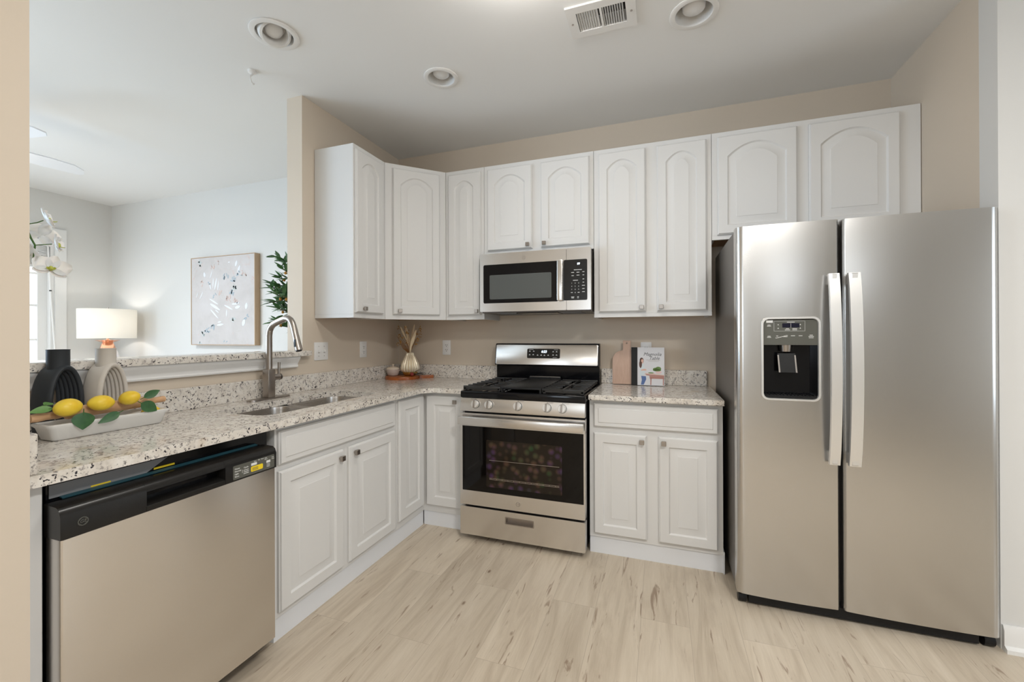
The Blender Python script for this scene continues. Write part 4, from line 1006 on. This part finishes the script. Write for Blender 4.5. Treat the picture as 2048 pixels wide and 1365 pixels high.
# ------------------------------------------------------------------ counter decor on the left
def arch_vase(cx, cy, m, label):
    o = thing('arch_vase', label, 'vase', (cx, cy, CT), 'arch vases behind the lemon dish')
    Mv = Matrix.Translation((cx, cy, CT+.0006)) @ Matrix.Rotation(math.radians(20), 4, 'Z')
    D, Wd, H, seg = .036, .063, .240, 22
    zc = .105
    b = B(Mv)
    def band(r_, x):
        top = H-(Wd-r_)*1.02; zs = zc
        leg = [(k/5*zs) for k in range(5)]
        y_of = lambda z: r_*(1-.13*(1-z/zs)**2)
        pts = [(x, y_of(z), z) for z in leg]
        pts += [(x, r_*math.cos(PI*k/seg), zs+(top-zs)*math.sin(PI*k/seg)) for k in range(seg+1)]
        return pts + [(x, -y_of(z), z) for z in leg[::-1]]
    prof = [(Wd-.010, -D), (Wd-.003, -D+.004), (Wd, -D+.012), (Wd+.001, 0), (Wd, D-.012), (Wd-.002, D-.005), (Wd-.007, D-.0005), (Wd-.010, D-.001)]
    r_, x, n = Wd-.013, D-.002, 6
    dr, dx = (r_-.026)/n, 2*D/n
    for k in range(n):          # nested rounded steps receding towards the back
        prof += [(r_-dr*.75, x-dx*.12), (r_-dr*1.15, x-dx*.38), (r_-dr*1.0, x-dx*.70), (r_-dr*.55, x-dx*.92)] if k < n-1 else [(r_-dr*.8, x-dx*.15), (r_-dr*1.1, x-dx*.6), (r_-dr*.9, -D+.001)]
        r_ -= dr; x -= dx
    lps = [band(*q) for q in prof] + [band(Wd-.010, -D)]
    vs = [[b.v(p) for p in lp_] for lp_ in lps]
    for a, c_ in zip(vs, vs[1:]):
        for i in range(len(a)-1): b.bm.faces.new((a[i], a[i+1], c_[i+1], c_[i]))
    for idx in (0, -1):                                   # the two feet
        ring = [v_[idx] for v_ in vs[:-1]]
        b.bm.faces.new(ring if idx else ring[::-1])
    bmesh.ops.remove_doubles(b.bm, verts=b.bm.verts[:], dist=1e-5)
    b.build('arch_body', m, parent=o, smooth=50)
    b = B(Mv); b.lathe([(.030, H-.014), (.030, H+.052), (.0315, H+.054), (.0265, H+.054), (.0265, H+.0), (.004, H-.002)], (0, 0, 0), 32); b.build('neck', m, parent=o, smooth=40)
arch_vase(.083, -2.181, M_vblk, 'matt black ribbed arch vase behind the lemon dish')
arch_vase(.083, -2.045, M_vwht, 'cream ribbed arch vase behind the lemon dish')
# dish
di = B()
lps = []
for ins, z, r_ in ((.018, CT+.0003, .012), (.012, CT+.004, .014), (.002, .955, .016), (-.006, .964, .018), (-.006, .969, .018), (0, .970, .016), (.006, .964, .014), (.020, .928, .012), (.030, .922, .012)):
    lps.append([(x, y, z) for x, y in rrect(.148+ins, .252-ins, -2.275+ins, -1.930-ins, r_, 4)])
di.skin(lps); di.build('serving_dish', M_tray, smooth=50, label='white rectangular dish holding lemons and a rolling pin', cat='dish')
# rolling pin lying across the rims
rp = thing('rolling_pin', 'beech rolling pin lying lengthwise in the white dish', 'rolling pin', (.18, -2.08, .985))
p0, p1 = Vector((.196, -2.300, .9925)), Vector((.172, -1.895, .9985))
def on(t_): return p0.lerp(p1, t_)
B().tube([on(.22), on(.225), on(.24), on(.80), on(.815), on(.82)], [.012, .019, .0205, .0205, .019, .012], 18).build('roller', M_pin, parent=rp, smooth=40)
B().tube([on(0), on(.004), on(.05), on(.10), on(.17), on(.225)], [.008, .013, .0145, .012, .0135, .010], 14).build('handle', M_pin, parent=rp, smooth=60)
B().tube([on(.815), on(.86), on(.93), on(.95), on(.96), on(.97), on(.99), on(1)], [.009, .0125, .0115, .0125, .0105, .0125, .012, .007], 14).build('handle', M_pin, parent=rp, smooth=60)
def lemon(c, ax, L_, label, leaves):
    o = thing('lemon', label, 'lemon', c, 'lemons in the white dish')
    d = Vector(ax).normalized(); R = d.to_track_quat('Z', 'Y').to_matrix()
    b = B(); b.ball(c, L_*.40, L_*.40, L_*.5, R, 24, 16, .10); b.build('fruit', M_lemon, parent=o, smooth=80)
    for base, dr_, up_, ll, ww, mm in leaves:
        s0 = Vector(base)
        b = B(); b.leaf(s0, dr_, up_, ll, ww, .10, 10); lf = b.build('leaf', mm, parent=o, smooth=60)
        b = B(); b.tube([s0-Vector(dr_).normalized()*.012, s0+Vector(dr_).normalized()*.01], .0014, 6); b.build('leaf_stalk', M_stem, parent=lf)
cv = Vector((.90, -.41, .15))
lemon((.232, -2.222, 1.0185), (-.25, 1, .04), .074, 'lemon nearest the near wall, with a pale leaf behind it', [((.214, -2.252, 1.020), (0, -1, -.06), (.75, -.3, .6), .056, .026, M_leafl), ((.262, -2.196, 1.000), (.12, -.10, -1), cv, .058, .056, M_leaf), ((.19, -2.262, 1.030), (-.4, .5, .05), (.5, 0, .8), .045, .022, M_leafl)])
lemon((.232, -2.134, 1.0205), (.15, 1, -.04), .068, 'middle lemon resting on the rolling pin', [((.266, -2.098, .983), (.02, -.90, -.40), cv, .066, .030, M_leaf)])
lemon((.232, -2.050, 1.0265), (.8, .45, .25), .064, 'lemon furthest from the near wall, with two dark leaves', [((.262, -2.030, 1.006), (.10, .82, -.60), cv, .064, .042, M_leaf), ((.228, -2.002, 1.020), (.0, .92, .38), cv, .062, .030, M_leaf)])
lemon((.205, -1.966, .960), (.2, 1, .1), .056, 'lemon mostly hidden inside the right end of the dish', [])

# ------------------------------------------------------------------ corner tray group
tb = B()
bp = []
hc = Vector((.165, -.198)); hd = (Vector((.362, -.052))-hc).normalized(); hn = Vector((-hd.y, hd.x)); R_ = .131
a0 = math.asin(.026/R_)
for k in range(37):
    t_ = a0+(2*PI-2*a0)*k/36; p = hc+hd*R_*math.cos(t_)+hn*R_*math.sin(t_); bp.append(tuple(p))
for s_, w_ in ((.17, -.021), (.235, -.022), (.243, -.016), (.243, .016), (.235, .022), (.17, .021)): bp.append(tuple(hc+hd*s_+hn*w_))
tb.prism(bp, CT+.0003, .9375, bev=.003); tb.build('serving_board', M_board, smooth=30, label='round orange-brown wooden board with a short handle in the counter corner', cat='board')
po_ = thing('lidded_pot', 'small pinkish pot with a cream lid on the wooden board', 'pot', (.089, -.212, .9313))
B().lathe([(.034, .9314), (.040, .935), (.050, .965), (.0515, .982), (.049, .982), (.045, .965), (.01, .955)], (.089, -.212, 0), 32).build('pot_body', M_pot, parent=po_, smooth=50)
ld = B().lathe([(.0535, .9825), (.0535, .987), (.045, .995), (.025, 1.002), (.004, 1.004)], (.089, -.212, 0), 32).build('lid', M_lid, parent=po_, smooth=50)
B().lathe([(.006, 1.003), (.006, 1.010), (.0095, 1.013), (.0095, 1.020), (.006, 1.022)], (.089, -.212, 0), 16).build('lid_knob', M_lid, parent=ld, smooth=50)
for sx in (-1, 1):
    d = Vector((.943, .332, 0))*sx; c = Vector((.089, -.212, .972)); B().tube([c+d*.047+Vector((-.332, .943, 0))*.014, c+d*.056+Vector((-.332, .943, 0))*.008, c+d*.056-Vector((-.332, .943, 0))*.008, c+d*.047-Vector((-.332, .943, 0))*.014], .0042, 8).build('side_handle', M_pot, parent=po_, smooth=60)
VX, VY = .214, -.165
va = thing('ribbed_vase', 'ribbed champagne glass vase on the wooden board', 'vase', (VX, VY, .9313))
B().lathe([(.036, .9314), (.048, .936), (.058, .955), (.059, .962)], (VX, VY, 0), 40, True, False).build('vase_foot', M_goldb, parent=va, smooth=50)
B().lathe([(.059, .9622), (.067, .975), (.070, .995), (.064, 1.025), (.050, 1.060), (.034, 1.090), (.027, 1.108), (.029, 1.112), (.024, 1.112), (.022, 1.09), (.01, 1.08)], (VX, VY, 0), 108, True, True, 18, .16).build('vase_body', M_gold, parent=va, smooth=50)
ds = thing('dried_stems', 'bunch of dried pampas and rust stems standing in the ribbed vase', 'dried flowers', (VX, VY, 1.08))
vt_ = Vector((VX, VY, 1.10)); rr = Vector((.943, .332, 0)); ff = Vector((-.332, .943, 0))
def dpt(a, h, f_=0): return vt_+rr*a+ff*f_+Vector((0, 0, h))
for tip in ((-.075, .215, .0, .010), (-.040, .225, .02, .011), (.052, .190, -.02, .014), (.028, .235, .03, .010)):
    a, h, f_, w_ = tip
    pts = [dpt(0, -.01), dpt(a*.12, h*.3, f_*.3), dpt(a*.40, h*.55, f_*.6), dpt(a*.75, h*.80, f_*.8), dpt(a, h, f_)]
    if a < -.05: rad = [.002, .0025, .004, .009, .004]
    else: rad = [.003, w_*.7, w_*1.05, w_*.9, w_*.3]
    B().tube(pts, rad, 9).build('pampas_plume', M_dry, parent=ds, smooth=60)
rn = random.Random(5); b = B(); sd_ = B()
for k in range(22):
    a = rn.uniform(-.10, .085); h = rn.uniform(.09, .23); f_ = rn.uniform(-.03, .04)
    b.tube([dpt(0, -.01), dpt(a*.35, h*.5, f_*.5), dpt(a, h, f_)], [.0012, .0011, .0008], 5)
    for j in range(4): sd_.ball(dpt(a+rn.uniform(-.010, .010), h-rn.uniform(0, .03), f_), .0032, .0032, .0055, u=6, w=5)
for k in range(6):
    a = -.05-.012*k; b.tube([dpt(-.004, 0), dpt(a*.5, .045, .0), dpt(a, .085+.012*k, .02)], [.0022, .002, .001], 5)
b.build('dry_stalks', M_dry2, parent=ds, smooth=60); sd_.build('seed_heads', M_bun, parent=ds, smooth=60, kind='stuff')
sp = thing('leaf_sprig', 'dark blackened leaf sprig with red fruit beside the ribbed vase', 'sprig', (.27, -.17, .9313))
B().ball((.276, -.236, .9480), .016, .016, .016).build('fruit', M_bud, parent=sp, smooth=80)
for base, d, ll, ww in (((.288, -.222, .960), (.55, .25, .42), .060, .026), ((.298, -.20, .952), (.9, .45, .12), .075, .028), ((.295, -.205, .945), (.8, .5, .02), .065, .024), ((.290, -.226, .945), (.6, .1, -.05), .05, .02)):
    b = B(); b.leaf(base, d, (0, 0, 1), ll, ww, .12, 7); b.build('leaf', M_dleaf, parent=sp, smooth=60)
b = B(); b.tube([(.280, -.222, .956), (.300, -.20, .950), (.335, -.165, .946)], .0025, 6); b.build('twig', M_twig, parent=sp)

for q in (po_, va, ds, sp): q.location.z += .0066

# ------------------------------------------------------------------ cutting board and cookbook by the range
th_ = .10
Mc = frame((1.772, -.058, CT+.0004), (1, 0, 0), (0, -math.cos(th_), -math.sin(th_)*-1))
Mc = Matrix.Translation((1.772, -.068, CT+.002)) @ Matrix.Rotation(-th_, 4, 'X') @ Matrix.Rotation(PI/2, 4, 'X')
w_ = .19
out = [(0, 0), (w_, 0), (w_, .165)]
for k in range(1, 9):
    t_ = PI/2*k/8; out.append((w_/2+.028+(w_/2-.028)*math.cos(t_), .165+.065*math.sin(t_)))
out += [(w_/2+.026, .250), (w_/2+.026, .298), (w_/2-.026, .298), (w_/2-.026, .250)]
for k in range(8, 0, -1):
    t_ = PI/2*k/8; out.append((w_/2-.028-(w_/2-.028)*math.cos(t_), .165+.065*math.sin(t_)))
out += [(0, .165)]
B(Mc).prism(out, 0, .014, holes=[circ(w_/2, .280, .005, 12)], bev=.002).build('cutting_board', M_cut, smooth=30, label='pale pinkish paddle cutting board leaning on the back wall', cat='cutting board')
tk = .075
Mk2 = Matrix.Translation((1.903, -.1105, CT+.0035)) @ Matrix.Rotation(-tk, 4, 'X') @ Matrix.Rotation(PI/2, 4, 'X')
BW, BH, BT = .206, .252, .026
bk = thing('cookbook', 'cookbook with a black cloth strip leaning beside the cutting board', 'book', (2.0, -.09, CT))
b = B(Mk2); b.box(0, BW, 0, BH, -.0015, .001); b.box(0, BW, 0, BH, -BT, -BT+.0025); b.box(-.002, .001, 0, BH, -BT, .001); b.build('hard_cover', M_cover, parent=bk, smooth=0)
B(Mk2).box(.002, BW-.004, .004, BH-.004, -BT+.0026, -.0016).build('pages', M_page, parent=bk, smooth=0)
b = B(Mk2); b.box(-.003, .036, -.0006, BH+.0006, .001, .0018); b.box(-.0035, -.002, -.0006, BH+.0006, -BT, .0018); b.build('cloth_strip', M_cloth, parent=bk, smooth=0)
b = B(Mk2); b.text('Magnolia', .130, .206, .032, .0013, 'CENTER', .35, .0002); b.text('Table', .142, .180, .030, .0013, 'CENTER', .35, .0002)
b.build('title_lettering', M_dprint, parent=bk, smooth=0)
b = B(Mk2)
for y, x0, x1 in ((.168, .092, .178), (.160, .105, .168)):
    x = x0
    while x < x1: b.box(x, x+.0035, y-.001, y+.001, .0011, .0014); x += .0052
b.build('small_print', mat('brown_print', (.30, .20, .16), .6), parent=bk, smooth=0)
def flat(name, polys, col, c=.0012):
    b = B(Mk2)
    for p in polys: b.prism(p, .001, c+.0002)
    b.build(name, mat('print_'+name, col, .4), parent=bk, smooth=0)
def ell(cx, cy, rx, ry, n=16): return [(cx+rx*math.cos(2*PI*k/n), cy+ry*math.sin(2*PI*k/n)) for k in range(n)]
flat('printed_table', [[(.095, .066), (.204, .060), (.204, .068), (.085, .075)], [(.115, .045), (.204, .045), (.204, .060), (.112, .064)], [(.118, .003), (.124, .003), (.126, .05), (.118, .05)], [(.196, .003), (.202, .003), (.203, .05), (.196, .05)]], (.42, .20, .16))
flat('printed_tabletop', [[(.080, .075), (.204, .067), (.204, .072), (.09, .082)]], (.66, .50, .42), .0014)
flat('printed_bowls', [ell(.170, .088, .020, .010), ell(.125, .080, .022, .004)], (.72, .52, .50), .0015)
flat('printed_greens', [ell(.150, .108, .016, .010), ell(.168, .112, .018, .013), ell(.160, .102, .026, .008), ell(.122, .083, .018, .004)], (.14, .24, .06), .0016)
flat('printed_person_shirt', [[(.050, .060), (.078, .068), (.085, .110), (.078, .140), (.064, .145), (.054, .125)]], (.62, .68, .70), .0013)
flat('printed_person_hair', [ell(.063, .164, .013, .020), ell(.056, .140, .009, .026)], (.10, .045, .03), .0014)
flat('printed_person_skin', [ell(.067, .163, .0075, .011), [(.058, .096), (.092, .098), (.094, .106), (.080, .110), (.060, .104)], [(.063, .145), (.071, .145), (.074, .152), (.066, .153)]], (.70, .44, .34), .0016)
flat('printed_person_jeans', [[(.060, .062), (.090, .060), (.092, .040), (.076, .004), (.058, .004), (.064, .035)]], (.08, .14, .32), .0014)
